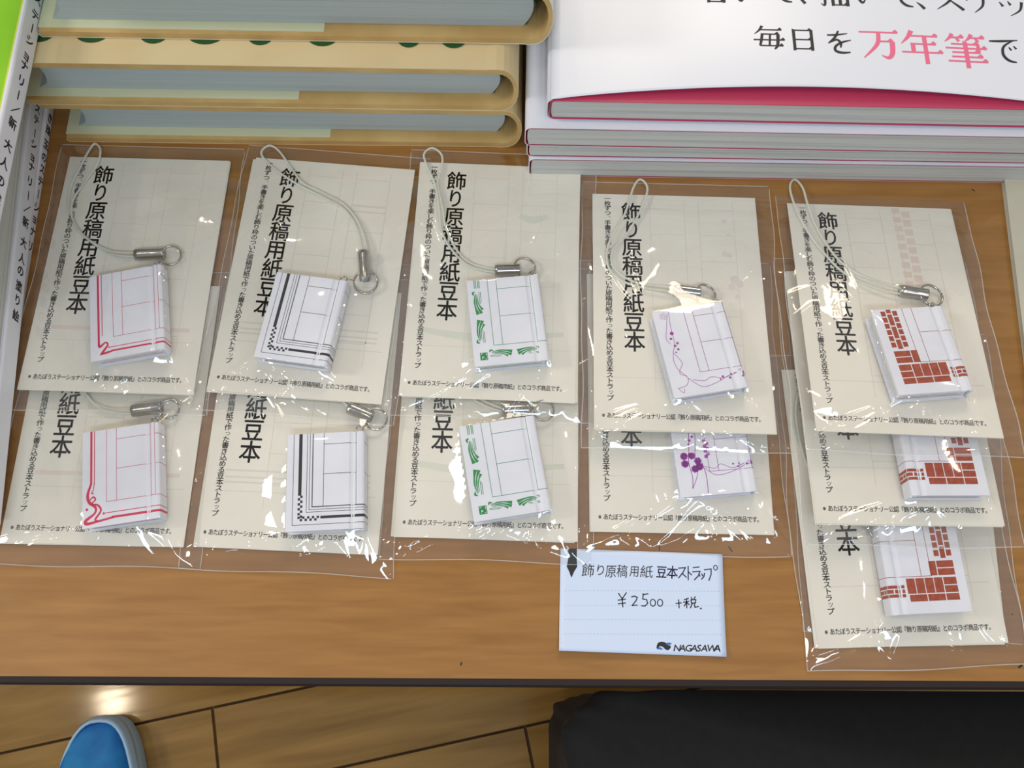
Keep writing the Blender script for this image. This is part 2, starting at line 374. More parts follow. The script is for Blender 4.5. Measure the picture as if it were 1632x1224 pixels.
q = P(873, 191, 57); r1 = paperback(q.x, q.y, 57.5, 18.5, -.9, 'topmost white paperback with rose pink edge and large black and pink title', lift=4.5)
# large serif characters, built from brush strokes (box of 100 units)
H = lambda x0, x1, y: [('h', x0, x1, y)]
ST = {
 '毎': [('c', [(30, 98, 10), (20, 80, 7), (4, 64, 2)]), ('h', 24, 92, 82), ('h', 24, 82, 64), ('c', [(29, 64, 9), (25, 40, 9), (20, 16, 8)]), ('h', 0, 100, 40), ('c', [(80, 64, 11), (76, 20, 10), (66, 2, 5)]), ('h', 20, 94, 16), ('c', [(54, 64, 7), (50, 16, 7)])],
 '日': [('v', 20, 0, 92), ('v', 80, 0, 92), ('h', 20, 80, 89), ('h', 20, 80, 48), ('h', 20, 80, 8)],
 'を': [('c', [(12, 78, 6), (45, 80, 8), (82, 87, 3)]), ('c', [(52, 98, 6), (38, 68, 9), (14, 42, 5)]), ('c', [(20, 46, 4), (44, 58, 8), (56, 44, 9), (54, 24, 5)]), ('c', [(92, 58, 4), (62, 48, 8), (38, 30, 9), (36, 10, 10), (58, 2, 10), (86, 5, 5)])],
 '万': [('h', 2, 98, 88), ('c', [(50, 88, 10), (44, 48, 10), (8, 2, 3)]), ('h', 44, 84, 58), ('c', [(82, 58, 13), (79, 20, 12), (68, 4, 9), (52, 12, 2)])],
 '年': [('c', [(30, 99, 12), (20, 78, 9), (2, 56, 2)]), ('h', 26, 92, 82), ('h', 26, 86, 56), ('v', 30, 30, 56), ('h', 1, 100, 29), ('v', 60, -8, 82)],
 '筆': [('c', [(22, 99, 10), (14, 86, 7), (2, 74, 2)]), ('h', 16, 48, 88), ('c', [(30, 86, 4), (36, 76, 9)]), ('c', [(68, 99, 10), (60, 86, 7), (50, 76, 2)]), ('h', 62, 98, 88), ('c', [(76, 86, 4), (82, 76, 9)]), ('h', 16, 82, 67), ('h', 2, 100, 54), ('h', 16, 82, 41), ('c', [(80, 67, 8), (80, 41, 8)]), ('h', 14, 88, 27), ('h', 4, 98, 13), ('v', 50, -8, 74)],
 'で': [('c', [(3, 84, 6), (45, 86, 9), (97, 92, 4)]), ('c', [(82, 90, 4), (48, 64, 8), (42, 30, 10), (58, 8, 10), (82, 2, 5)]), ('c', [(64, 62, 4), (71, 50, 8)]), ('c', [(80, 68, 4), (88, 56, 8)])],
 '書': [('h', 25, 80, 99), ('h', 2, 98, 62), ('h', 12, 88, 50), ('v', 26, -2, 38), ('v', 76, -2, 38), ('h', 26, 76, 36), ('h', 26, 76, 19), ('h', 26, 76, 3), ('v', 50, 50, 100)],
 'い': [('c', [(12, 85, 5), (15, 40, 9), (28, 12, 9), (40, 26, 3)]), ('c', [(68, 80, 5), (86, 52, 9), (90, 32, 4)])],
 'て': [('c', [(6, 82, 6), (50, 86, 9), (94, 92, 4)]), ('c', [(82, 90, 4), (48, 64, 8), (42, 28, 10), (58, 8, 10), (80, 3, 5)])],
 '、': [('c', [(6, 28, 2), (20, 14, 9), (30, 0, 11)])],
 '描': [('c', [(20, 98, 9), (20, 20, 9), (16, 0, 7), (6, 8, 2)]), ('h', 2, 38, 74), ('c', [(2, 34, 4), (20, 42, 7), (38, 52, 3)]), ('h', 42, 99, 80), ('v', 56, 68, 96), ('v', 84, 68, 96), ('v', 46, -2, 58), ('v', 94, -2, 58), ('h', 46, 94, 56), ('h', 46, 94, 30), ('h', 46, 94, 3), ('v', 70, 3, 56)],
 'ス': [('c', [(15, 82, 6), (45, 82, 7), (76, 87, 9)]), ('c', [(76, 86, 9), (50, 40, 9), (6, 4, 2)]), ('c', [(52, 44, 4), (76, 22, 9), (94, 4, 11)])],
 'ケ': [('c', [(35, 97, 10), (25, 70, 7), (6, 48, 2)]), ('h', 30, 96, 72), ('c', [(64, 72, 10), (58, 30, 8), (28, 0, 2)])],
 'ッ': [('c', [(12, 58, 3), (22, 40, 10)]), ('c', [(40, 62, 3), (48, 46, 10)]), ('c', [(86, 60, 10), (76, 26, 7), (42, 2, 2)])],
}
def mincho(ik, ch, cx, cy, w, h, rot):
    c, s = math.cos(rot), math.sin(rot)
    def T(x, y): x = (x-50)/100*w; y = (y-48)/100*h; return (cx+x*c-y*s, cy+x*s+y*c)
    k = w/100
    for st in ST[ch]:
        if st[0] == 'h':
            _, a, b_, y = st; ik.poly([T(a, y-2.6), T(b_, y-2.6), T(b_, y+2.6), T(a, y+2.6)]); ik.poly([T(b_-14, y+2), T(b_+2, y+2), T(b_-5, y+11)])
        elif st[0] == 'v':
            _, x, y0, y1 = st; ik.poly([T(x-5.5, y0), T(x+5, y0+1), T(x+5, y1-1), T(x-5.5, y1+4)])
        else:
            ik.ribbon([(*T(x, y), wd*k) for x, y, wd in st[1]], 6)
mi1 = r1.matrix_world.inverted()
def on_cover(px, py, zl=21.5):
    return on_local(r1.matrix_world, px, py, zl)
tk, tp = Ink(), Ink()
def jz(u, v):                     # height of the bowed jacket at a point of the cover
    bow = math.sin(min(max((u-3)/300, 0), 1)*PI)**.8 if 3 < u < 303 else 0
    vv = max(0, (v-(.4+bow*8.5))/(200-.4-bow*8.5))
    return 18.5+.1+4.5*bow*math.exp(-(vv*200/70)**2)+.45
for ch, px, py, s in [('毎', 1225, 62, 18), ('日', 1279, 65, 17), ('を', 1336, 69, 17), ('で', 1603, 79, 18)]:
    q = on_cover(px, py); mincho(tk, ch, q.x, q.y, s, s*.98, -.012)
for ch, px, py, s in [('万', 1401, 72, 23.5), ('年', 1468, 75, 24), ('筆', 1540, 80, 24.5)]:
    q = on_cover(px, py); mincho(tp, ch, q.x, q.y, s, s*.93, -.012)
for ch, px, py in [('書', 1141, -17), ('い', 1191, -14), ('て', 1247, -16), ('、', 1292, -14), ('描', 1329, -11), ('い', 1384, -11), ('て', 1440, -9), ('、', 1482, -6), ('ス', 1514, -4), ('ケ', 1563, -1), ('ッ', 1614, 4)]:
    q = on_cover(px, py); mincho(tk, ch, q.x, q.y, 18, 18, -.012)
tk.build('printed_title', M['ink'], lambda u, v: (u, v, jz(u, v)), r1)
o = tp.build('printed_title', M['rose_ink'], lambda u, v: (u, v, jz(u, v)), r1); o['label'] = 'pink printed characters'
# ------------------------------------------------------------------ colouring books stacked at the left, spines outward
def flatbook(xa, ya, xb, yb, z0, t, label, spine=True, width=215, over=60, cover=None):
    # xa,ya far end of the spine, xb,yb near end; thing frame: x to the left from the spine, y along it
    dx, dy = xa-xb, ya-yb; L = math.hypot(dx, dy); yaw = math.degrees(math.atan2(dy, dx))-90
    root = empty('colouring_book', world(xb, yb, z0, yaw), label, 'book', 'colouring books stacked at the left')
    r = min(1.8, t*.25); b = MB()
    pf = [(-width, 0), (-r, 0)]+[(-r+r*math.sin(a), r-r*math.cos(a)) for a in (PI/6, PI/3, PI/2)]+[(-r+r*math.cos(a), t-r+r*math.sin(a)) for a in (0, PI/6, PI/3, PI/2)]+[(-width, t)]
    inn = [(-width, .5), (-r-.3, .5), (-.6, r), (-.6, t-r), (-r-.3, t-.5), (-width, t-.5)]
    if spine:
        b.extrude(pf[:], 0, .01) if 0 else None
        vs = [(x, y, z) for y in (0, L) for x, z in pf]; n = len(pf); b.add(vs, [(i, n+i, n+i+1, i+1) for i in range(n-1)])
        vs = [(x, y, z) for y in (0, L) for x, z in inn]; n = len(inn); b.add(vs, [(i, i+1, n+i+1, n+i) for i in range(n-1)])
        b.box(-width, -r, -.01, .2, 0, .5); b.box(-width, -r, -.01, .2, t-.5, t); b.box(-.6, 0, -.01, .2, r, t-r)
        b.build('cover', M['white_gloss'], root)
        b = MB(); b.box(-width+1, -.8, .5, L-.5, .6, t-.6); b.build('page_block', M['pages_white'], root)
    else:
        b.box(-width, 0, 0, L, 0, .5); b.box(-width, 0, 0, L, t-.5, t); b.build('cover', M['white_gloss'], root)
        b = MB(); z = .6; rnd = random.Random(3)
        b.box(-width+1, -.3, .5, L-.5, .6, t-.6)
        b.build('page_block', M['pages_white'], root)
    if cover:
        b = MB(); b.box(-width+2, -r-1.0, 1, L-1, t, t+.06); o = b.build('printed_cover', cover, root); o['label'] = 'lime green printed cover'
        b = MB(); b.box(-r-1.0, -r-.2, 1, L-1, t, t+.06); o = b.build('printed_border', M['limeline'], root); o['label'] = 'yellow printed line'
    return root, L
def spine_line(rt, z0, line): pass
def on_spine(root, px, py):      # point of the x=0 face of a book in its frame
    mi = root.matrix_world.inverted(); o = mi @ Vector((0, 0, TZ+CH*MM)); v = mi.to_3x3() @ ray(px, py); t = (0-o.x)/v.x; p = o+v*t
    return p.y/MM, p.z/MM
def spine_text(root, chars, mm, zc, size, wz, bold=.015):
    ik = Ink()
    for ch, px, py in chars:
        y, z = on_spine(root, px, py)
        rot = 0
        if ch == 'ー': rot = -PI/2
        ik.glyph(ch, 0, y, wz, size, rot, 0, bold) if 0 else None
        V, Fs = glyph(ch, bold); n = len(ik.v)
        for x_, y_ in V:
            x_, y_ = x_-.5, y_-.5
            if ch == 'ー': x_, y_ = -y_*.9, x_
            ik.v.append((zc-x_*wz, y+y_*size))
        ik.f += [tuple(i+n for i in f) for f in Fs]
    ik.build('spine_text', mm, lambda u, v: (.06, v, u), root)
lb1, _ = flatbook(-306, 400, -297.5, 150, 0, 8.6, 'bottom white colouring book of the left stack, thin spine by the wood')
lb2, _ = flatbook(-308.3, 380, -284.8, 90, 9, 17, 'white spined colouring book under the page edges in the left stack')
lb3, _ = flatbook(-309, 375, -287.5, 110, 26.4, 19, 'lowest colouring book of three turned with grey page edges outward, left stack', spine=False)
lb5, _ = flatbook(-309.5, 372, -289, 112, 45.6, 18, 'middle colouring book of three turned with grey page edges outward, left stack', spine=False)
lb6, _ = flatbook(-308.5, 374, -288, 108, 63.8, 18.5, 'upper colouring book with page edges outward, right under the lime green one', spine=False)
s1 = P(74, 0, 83); s2 = P(0, 365, 83); e = (s2-s1).normalized(); s1 = s1-e*52; s2 = s2+e*60
lb4, _ = flatbook(s1.x, s1.y, s2.x, s2.y, 82.6, 18, 'topmost colouring book of the left stack with lime green cover', cover=M['lime'])
lb2y = [(168, 'の'), (186, 'ス'), (203, 'テ'), (224, 'ー'), (241, 'シ'), (260, 'ョ'), (276, 'ナ'), (298, 'リ'), (320, 'ー'), (341, '／'), (362, '新'), (393, '大'), (418, '人'), (437, 'の'), (461, '塗'), (483, 'り'), (507, '絵')]
spine_text(lb2, [(c, 72-(y-168)*.122, y) for y, c in lb2y], M['spine_ink'], 8.0, 7.4, 7.6, .03)
spine_text(lb1, [(c, 88-(y-168)*.16, y) for y, c in [(170, 'べ'), (194, 'き'), (213, '珠'), (235, '玉'), (255, 'の'), (274, 'ス'), (293, 'テ'), (313, 'ー'), (334, 'シ'), (352, 'ョ'), (372, 'ナ'), (395, 'リ')]], M['spine_ink'], 4.4, 7.4, 6.5, .03)
spine_text(lb4, [(c, 62-(y-5)*.2, y) for y, c in [(2, 'ス'), (27, 'テ'), (48, 'ー'), (68, 'シ'), (92, 'ョ'), (108, 'ナ'), (132, 'リ'), (155, 'ー'), (178, '／'), (200, '新'), (235, '大'), (263, '人'), (291, 'の'), (318, '塗'), (345, 'り')]], M['spine_ink'], 8.2, 7.0, 8.0, .03)
# ------------------------------------------------------------------ grey booklet at the right edge
q = P(1601, 292, 3.5); q2 = P(1632, 545, 3.5)
dx, dy = q.x-q2.x, q.y-q2.y; yaw = math.degrees(math.atan2(dy, dx))-90
bk = empty('booklet', world(q2.x, q2.y, 0, yaw), 'beige grey booklet lying at the right edge of the table', 'booklet')
b = MB(); L = math.hypot(dx, dy)
b.box(0, 150, -60, L+30, 0, .6); b.box(0, 150, -60, L+30, 3.6, 4.2); b.build('cover', M['booklet'], bk)
b = MB(); b.box(.8, 149, -59.3, L+29, .7, 3.5); b.build('page_block', M['pages_white'], bk)
# ------------------------------------------------------------------ packets
W, HH = 104.0, 161.0
PK = {  # centre x, y, yaw, height of far edge, height of near edge
 1: (-237.9, 249.9, -1.35, 1.2, 5.0), 2: (-121.9, 247.2, -4.73, 1.2, 5.0), 3: (-11.5, 246.5, -2.32, 1.2, 5.0), 4: (101.1, 225.0, -1.38, .8, 13.5),
 5: (224.5, 219.1, -1.96, .8, 27.0), 6: (-234.6, 161.0, -1.24, .3, .6), 7: (-123.8, 158.0, -2.36, .3, .6), 8: (-12.7, 165.1, -1.25, .3, .6), 9: (97.9, 169.1, -.74, .3, .6),
 10: (221.2, 171.7, -.47, .9, 15.0), 11: (216.5, 108.4, 2.06, .8, 1.0), 12: (223.3, 124.3, -2.86, .1, .2)}
BK = {1: (-229.0, 216.3, 9.93, 14.8), 2: (-125.1, 212.9, -8.87, 14.8), 3: (-3.0, 213.2, 6.3, 14.8), 4: (108.9, 192.9, 10.35, 20.9), 5: (233.5, 189.6, 6.02, 30.0), 6: (-220.1, 118.4, 8.36, 11.3),
 7: (-104.8, 115.6, 3.2, 11.3), 8: (-4.0, 123.6, 9.89, 11.3), 9: (114.5, 136.9, 5.34, 11.3), 10: (239.4, 133.8, 1.31, 22.4), 11: (225.5, 72.3, 2.98, 12.0)}
TILTB = {1: 4, 2: 3, 3: 0, 4: -1, 5: -2, 6: 3, 7: 1, 8: -1, 9: 0, 10: -3, 11: -2}   # spine side up (+) when spine is on the right
COL = {1: 'pink', 6: 'pink', 2: 'grey', 7: 'grey', 3: 'green', 8: 'green', 4: 'purple', 9: 'purple', 5: 'brick', 10: 'brick', 11: 'brick', 12: 'brick'}
WHERE = {1: 'top left pink packet', 2: 'upper black checker packet', 3: 'upper green packet', 4: 'upper purple packet', 5: 'topmost brick packet', 6: 'lower pink packet', 7: 'lower black checker packet',
 8: 'lower green packet', 9: 'lower purple packet', 10: 'middle brick packet', 11: 'lowest facing brick packet', 12: 'hidden packet under the brick pile'}
PM = {}
for k, (x, y, yaw, zt, zb) in PK.items():
    al = math.asin((zt-zb)/HH)
    PM[k] = Matrix.Translation((x*MM, y*MM, TZ+(zt+zb)/2*MM)) @ Matrix.Rotation(math.radians(yaw), 4, 'Z') @ Matrix.Rotation(al, 4, 'X')
BT = 10.0; BW = 44.0; BH = 56.0
title = '飾り原稿用紙豆本'; side = '一枚ずつ、手書きを楽しむ飾り枠のついた原稿用紙で作った書き込める豆本ストラップ'; foot = '※あたぼうステーショナリー公認『飾り原稿用紙』とのコラボ商品です。'
it, is_, if_ = Ink(), Ink(), Ink()
for i, ch in enumerate(title):
    it.glyph(ch, -27.5, 67.5-13.1*i, 13.2 if ch != 'り' else 11.5, 14.2, 0, 0, .014)
for i, ch in enumerate(side):
    y = 77-3.63*i; x = -42.5
    if ch in 'ー': is_.glyph(ch, x, y, 3.9, 3.9, -PI/2)
    elif ch in '、': is_.glyph(ch, x+2.4, y+2, 3.9, 3.9)
    elif ch in 'っッ': is_.glyph(ch, x+.4, y+.3, 3.9, 3.9)
    else: is_.glyph(ch, x, y, 4.4, 4.0, 0, 0, .018)
for i, ch in enumerate(foot): if_.glyph(ch, -46+2.82*i, -71.8, 3.1, 3.7, 0, 0, .014)
fn = lambda u, v: (u, v, 1.13)
tit0 = it.build('printed_title', M['ink'], fn); sid0 = is_.build('printed_side_text', M['ink2'], fn); foo0 = if_.build('printed_footer', M['ink2'], fn)
def faint(kind):
    ik = Ink(); w_ = .45
    for x in (-16, 6, 15, 37): ik.rect(x, x+w_, -58, 76)
    rnd = random.Random(5)
    for x0, x1 in ((-16, 6), (15, 37)):
        for j in range(7): ik.rect(x0, x1, 70-19*j, 70-19*j+w_)
    ik.rect(-45, 48, -48, -48+w_)
    if kind == 'grey':
        for y in (-36, -40, -43): ik.rect(-40, 44, y, y+1)
        for y in (50, 46): ik.rect(16, 37, y, y+1.2)
    if kind == 'pink': ik.rect(-40, 44, -41, -38.5)
    if kind == 'green': ik.ribbon([(14, 44, 3), (22, 41, 5), (32, 44, 3)]); ik.ribbon([(-44, -37, 3), (-10, -41, 5), (44, -37, 3)])
    if kind == 'purple':
        for x, y, r in [(30, 38, 2), (33, 37, 1.7), (35, 20, 3), (38, 17, 2.6), (33, 15, 2.2), (36, 8, 1.6), (33, 52, 1.2), (31, 62, 1.6)]: ik.disc(x, y, r)
    if kind == 'brick':
        for j in range(9): ik.rect(14, 19, 75-7*j, 80.4-7*j-1); ik.rect(20, 25, 72-7*j, 77-7*j)
    return ik
_q = [0]
def faint_fn(u, v): _q[0] += 1; return (u, v, 1.10+(_q[0]//4 % 9)*.002)
faint_mesh = {k: faint(k).build('show_through_print', M['faint'][k], faint_fn) for k in ('pink', 'grey', 'green', 'purple', 'brick')}
def rbox(b, w, h, z0, z1, rot=0, ox=0, oy=0, r=.2):
    c, s = math.cos(rot), math.sin(rot); pts = []
    for sx, sy, a0 in ((1, 1, 0), (-1, 1, 90), (-1, -1, 180), (1, -1, 270)):
        for k in range(3):
            a = math.radians(a0+45*k); pts.append((sx*(w/2-r)+r*math.cos(a), sy*(h/2-r)+r*math.sin(a)))
    pts = [(x*c-y*s+ox, x*s+y*c+oy) for x, y in pts]; n = len(pts)
    b.add([(x, y, z0) for x, y in pts]+[(x, y, z1) for x, y in pts], [tuple(range(n))[::-1], tuple(range(n, 2*n))]+[(i, (i+1) % n, n+(i+1) % n, n+i) for i in range(n)])
def place_copy(src, parent):
    o = src.copy(); C.objects.link(o); o.parent = parent; o.matrix_parent_inverse = Matrix(); o.matrix_local = Matrix(); return o
CARDS = {}
for k in PK:
    b = MB(); rbox(b, W, HH, .75, 1.08)
    lab = {12: 'cream card hidden under the brick pile, only its right corner sticking out'}.get(k, 'cream folded card with printed title inside the %s' % WHERE[k])
    c = b.build('backing_card', M['paper']); c.matrix_world = PM[k]; tag(c, lab, 'card', 'cream title cards inside the packets')
    b = MB(); rr = random.Random(k+20); rbox(b, W, HH, .3, .68, math.radians(rr.uniform(-.7, .7)), rr.uniform(-1.2, .6), rr.uniform(-.6, .2)); b.build('folded_back_sheet', M['paper'], c)
    for s in (tit0, sid0, foo0, faint_mesh[COL[k]]): place_copy(s, c)
    CARDS[k] = c
for s in [tit0, sid0, foo0]+list(faint_mesh.values()): bpy.data.objects.remove(s)
# ------------------------------------------------------------------ miniature books
def book_prof():                 # cover line from fore edge over hinge and round the spine: (arc, x, z)
    pts = [(-BW/2, BT), (13.6, BT), (14.6, BT-.8), (16.2, BT-.9), (17.2, BT-.1), (18.2, BT+.15), (21.0, BT-.1), (21.8, BT-.8), (22.0, BT-1.8), (22.0, 0)]
    arc = [0]
    for a, c in zip(pts[:-1], pts[1:]): arc.append(arc[-1]+math.hypot(c[0]-a[0], c[1]-a[1]))
    return pts, arc
BP, BA = book_prof()
def wrap(u, off=.05):
    for i in range(len(BP)-1):
        if u <= BA[i+1] or i == len(BP)-2:
            t = (u-BA[i])/(BA[i+1]-BA[i]); a, c = BP[i], BP[i+1]; n = Vector((-(c[1]-a[1]), c[0]-a[0])).normalized()
            return a[0]+(c[0]-a[0])*t+n.x*off, a[1]+(c[1]-a[1])*t+n.y*off
def hline(ik, u0, u1, v0, v1):   # band that follows the cover over the hinge
    cuts = [u0]+[a for a in BA[1:-1] if u0 < a < u1]+[u1]
    for a, c in zip(cuts[:-1], cuts[1:]): ik.rect(a, c, v0, v1)
UE = BA[-1]                      # end of spine
X_ = lambda f: f*BW; Y_ = lambda f: f*BH-BH/2
def design(kind, var=0):
    a, t = Ink(), Ink()          # bold ink, thin-line ink
    lw = .28
    def vl(f, y0, y1=1, w_=lw): t.rect(X_(f), X_(f)+w_, Y_(y0), Y_(y1))
    def hl(f, x0, x1=None, w_=lw): hline(t, X_(x0), UE if x1 is None else X_(x1), Y_(f), Y_(f)+w_)
    if kind == 'pink':
        vl(.31, .24); vl(.44, .27 if 0 else .24); vl(.90, .24); vl(.955, .24); hl(.24, .31); hl(.57, .44, .90); hl(.57, .955); hl(.88, .44, .90); hl(.88, .955)
        if var == 0:
            a.rect(X_(.10), X_(.128), Y_(.20), Y_(1)); a.rect(X_(.158), X_(.168), Y_(.27), Y_(1))
            a.ribbon([(X_(.114), Y_(.21), 1.2), (X_(.125), Y_(.15), 1.5), (X_(.2), Y_(.19), 1.0), (X_(.235), Y_(.16), 1.1), (X_(.17), Y_(.09), 1.5), (X_(.13), Y_(.055), .6)], 5)
            a.ribbon([(X_(.13), Y_(.062), .6), (X_(.2), Y_(.07), 1.4), (X_(.3), Y_(.082), 1.0)], 4)
            hline(a, X_(.28), UE, Y_(.075), Y_(.095)); hline(a, X_(.25), UE, Y_(.125), Y_(.133)); a.disc(X_(.25), Y_(.13), .5)
        else:
            a.rect(X_(.10), X_(.128), Y_(.44), Y_(1)); a.rect(X_(.15), X_(.16), Y_(.44), Y_(1))
            a.ribbon([(X_(.114), Y_(.45), 1.2), (X_(.07), Y_(.34), 1.6), (X_(.09), Y_(.26), 1.7), (X_(.17), Y_(.2), 1.4), (X_(.16), Y_(.14), 1.2), (X_(.05), Y_(.08), 1.8), (X_(.06), Y_(.045), 1.8), (X_(.2), Y_(.055), 1.3), (X_(.4), Y_(.075), 1.2)], 6)
            a.ribbon([(X_(.155), Y_(.45), .5), (X_(.14), Y_(.38), .5), (X_(.12), Y_(.35), .7), (X_(.15), Y_(.345), .4)], 4)
            a.ribbon([(X_(.1), Y_(.28), .6), (X_(.14), Y_(.31), .9), (X_(.17), Y_(.28), .9), (X_(.12), Y_(.24), .7), (X_(.2), Y_(.22), 1.1), (X_(.24), Y_(.16), 1.1), (X_(.17), Y_(.08), 1.2), (X_(.2), Y_(.06), .8)], 6)
            a.disc(X_(.06), Y_(.19), .8); hline(a, X_(.38), UE, Y_(.066), Y_(.09)); hline(a, X_(.3), UE, Y_(.125), Y_(.133)); a.ribbon([(X_(.3), Y_(.129), .45), (X_(.27), Y_(.12), .6), (X_(.28), Y_(.14), .6)], 4)
        return (a, 'pink'), (t, 'pinkline')
    if kind == 'black':
        vl(.08, .06); hl(.06, .08); a.rect(X_(.15), X_(.193), Y_(.36), Y_(1)); hline(a, X_(.44), UE, Y_(.118), Y_(.145))
        s = 1.35
        for i in range(9): a.rect(X_(.148)+(s if i % 2 == 0 else 0), X_(.148)+(s if i % 2 == 0 else 0)+s, Y_(.36)-(i+1)*s*1.04, Y_(.36)-i*s*1.04)
        for i in range(9): a.rect(X_(.148)+i*s, X_(.148)+(i+1)*s, Y_(.148)-(s if i % 2 else 0)-s, Y_(.148)-(s if i % 2 else 0))
        vl(.255, .185); hl(.185, .255); vl(.29, .21); hl(.21, .29); vl(.325, .235, 1, .5); hl(.235, .325, None, .5)
        vl(.47, .24); hl(.57, .47, .9); hl(.88, .47, .9); vl(.9, .24); hl(.57, 1.02); hl(.88, 1.02)
        return (a, 'black'), (t, 'black')
    if kind == 'green':
        vl(.28, .22); vl(.40, .22); hl(.22, .28); vl(.88, .22); vl(1.03, .22); hl(.55, .40, .88); hl(.87, .40, .88)
        def frond(x, y, rot, s):
            c, n = math.cos(rot), math.sin(rot)
            q = lambda px, py, w_: (x+(px*c-py*n)*s, y+(px*n+py*c)*s, w_*s)
            for L in ([(0, 0, .3), (-1.0, 5, .9), (-.6, 10, 1.0), (.6, 14.4, 2.4)], [(.5, .5, .3), (.2, 6, .9), (1.0, 10, 1.0), (2.8, 13.8, 2.0)], [(1.3, 1, .2), (1.2, 6, .6), (2.2, 9, .8), (3.6, 11.4, 1.7)], [(-1.2, 1.6, .3), (-1.6, -.4, 1.3), (-.2, -1.2, .5)]):
                a.ribbon([q(*p) for p in L], 5)
            a.ribbon([q(2.2, -1, .35), q(2.4, 7.5, .35)], 3); a.ribbon([q(3.1, -1, .35), q(3.2, 6.4, .35)], 3)
        frond(4.6, Y_(.28), 0, .96)
        frond(4.6, Y_(.86), 0, -.96) if 0 else None
        def flip(x, y, s):
            n0 = len(a.v); frond(x, 0, 0, s)
            for i in range(n0, len(a.v)): a.v[i] = (a.v[i][0], y-a.v[i][1])
        flip(4.6, Y_(.84), .96)
        for dx in (0, .9, 2.2, 3.0): a.rect(4.2+dx, 4.6+dx, Y_(.90), Y_(1))
        frond(10.5, Y_(.145), -PI/2, .85)
        n0 = len(a.v); frond(10.5, Y_(.145), -PI/2, .85)
        for i in range(n0, len(a.v)): a.v[i] = (48.5-a.v[i][0], a.v[i][1])
        a.rect(3.8, 8.2, Y_(.065), Y_(.075)); a.rect(3.8, 4.3, Y_(.065), Y_(.15)); a.rect(7.8, 8.2, Y_(.065), Y_(.15)); a.rect(3.8, 8.2, Y_(.142), Y_(.15))
        a.ribbon([(4.4, Y_(.075), .5), (4.8, Y_(.12), 1.3), (7.4, Y_(.14), .8)], 5); a.ribbon([(5.0, Y_(.08), .9), (6.6, Y_(.09), 1.2), (6.2, Y_(.12), .9), (5.6, Y_(.105), .6)], 5); a.ribbon([(7.4, Y_(.08), .6), (7.2, Y_(.11), .9), (6.8, Y_(.13), .5)], 4)
        return (a, 'green'), (t, 'green')
    if kind == 'purple':
        vl(.42, .24); vl(.54, .24); hl(.24, .42); vl(.99, .24); hl(.57, .54, .99); hl(.88, .54, .99)
        vn = lambda pts, w_=.3: t.ribbon([(X_(x), Y_(y), w_) for x, y in pts], 5)
        if var == 0:
            vn([(.23, 1), (.2, .8), (.19, .6), (.14, .5), (.12, .4), (.15, .3), (.24, .2), (.2, .12), (.08, .1)]); vn([(.2, .95), (.13, .76), (.1, .66), (.14, .6)])
            vn([(.14, .5), (.2, .42), (.22, .36), (.17, .3), (.16, .25), (.24, .22)]); vn([(.24, .2), (.4, .08), (.6, .1), (.8, .16), (1.05, .2)]); vn([(.3, .17), (.45, .14), (.55, .17), (.7, .14), (.85, .17), (1.05, .24)]); vn([(.08, .1), (.14, .04), (.16, .09)])
            for x, y, r in [(.19, .72, 1.2), (.16, .66, .8), (.23, .6, .8), (.19, .575, .8), (.22, .53, .75), (.18, .5, .5), (.7, .155, .7), (.79, .13, .75), (.82, .17, .75), (.66, .13, .5), (.98, .13, .7)]: a.disc(X_(x), Y_(y), r, 12)
            for k in range(5): a.disc(X_(1.02)+1.0*math.cos(k*1.256), Y_(.165)+1.0*math.sin(k*1.256), .75, 8)
            for k in range(5): c, s = math.cos(k*1.256), math.sin(k*1.256); t.line([(X_(.14)+.6*c, Y_(.93)+.6*s), (X_(.14)+2.4*math.cos(k*1.256-.35), Y_(.93)+2.4*math.sin(k*1.256-.35)), (X_(.14)+2.4*math.cos(k*1.256+.35), Y_(.93)+2.4*math.sin(k*1.256+.35)), (X_(.14)+.6*c, Y_(.93)+.6*s)], .22)
        else:
            vn([(.26, 1), (.24, .8), (.22, .62), (.2, .5), (.17, .35), (.19, .2), (.17, .08)], .4); vn([(.3, .9), (.3, .6), (.26, .4)], .35); vn([(.17, .08), (.25, .2), (.27, .3)], .35); vn([(.34, .34), (.37, .2), (.36, .02)], .4)
            vn([(.37, .28), (.5, .2), (.7, .22), (.9, .28), (1.05, .3)]); vn([(.36, .3), (.5, .27), (.58, .31), (.72, .26), (.86, .29), (1.05, .34)])
            for cx, cy, n_ in ((.12, .42, 8), (.12, .34, 7), (.22, .42, 7), (.3, .3, 9), (.24, .28, 7), (.29, .36, 6)):
                for k in range(n_): a.disc(X_(cx)+1.3*math.cos(k*6.28/n_), Y_(cy)+1.3*math.sin(k*6.28/n_), 1.0, 9)
                a.disc(X_(cx), Y_(cy), 1.4, 10)
            for k in range(7): a.disc(X_(.42)+(.8 if k % 2 else -.6), Y_(.40)+k*1.5, 1.1, 9)
            for x, y, r in [(.22, .58, .9), (.26, .62, .8), (.2, .54, .6), (.74, .3, .6), (.82, .3, .6), (.8, .27, .6), (.93, .29, .7), (1.0, .3, 1.1)]: a.disc(X_(x), Y_(y), r, 10)
        return (a, 'purple'), (t, 'purple')
    if kind == 'brick':
        g = .3
        vl(.42, .35); vl(.55, .35); hl(.35, .42); hl(.70, .55)
        def br(x0, x1, y0, y1): hline(a, X_(x0), min(X_(x1)-g, UE), Y_(y0), Y_(y1)-g)
        yy = 1.0
        for j in range(6):                # narrow column
            top = .98-.075*j
            br(.12, .19, max(top-.065, .52), top); br(.28, .35, max(top-.065, .52), top)
        br(.20, .27, .95, 1.0); br(.20, .27, .80, .94); br(.20, .27, .645, .79); br(.20, .27, .52, .635)
        br(.12, .34, .43, .50); br(.12, .34, .355, .425); br(.345, .44, .355, .50)
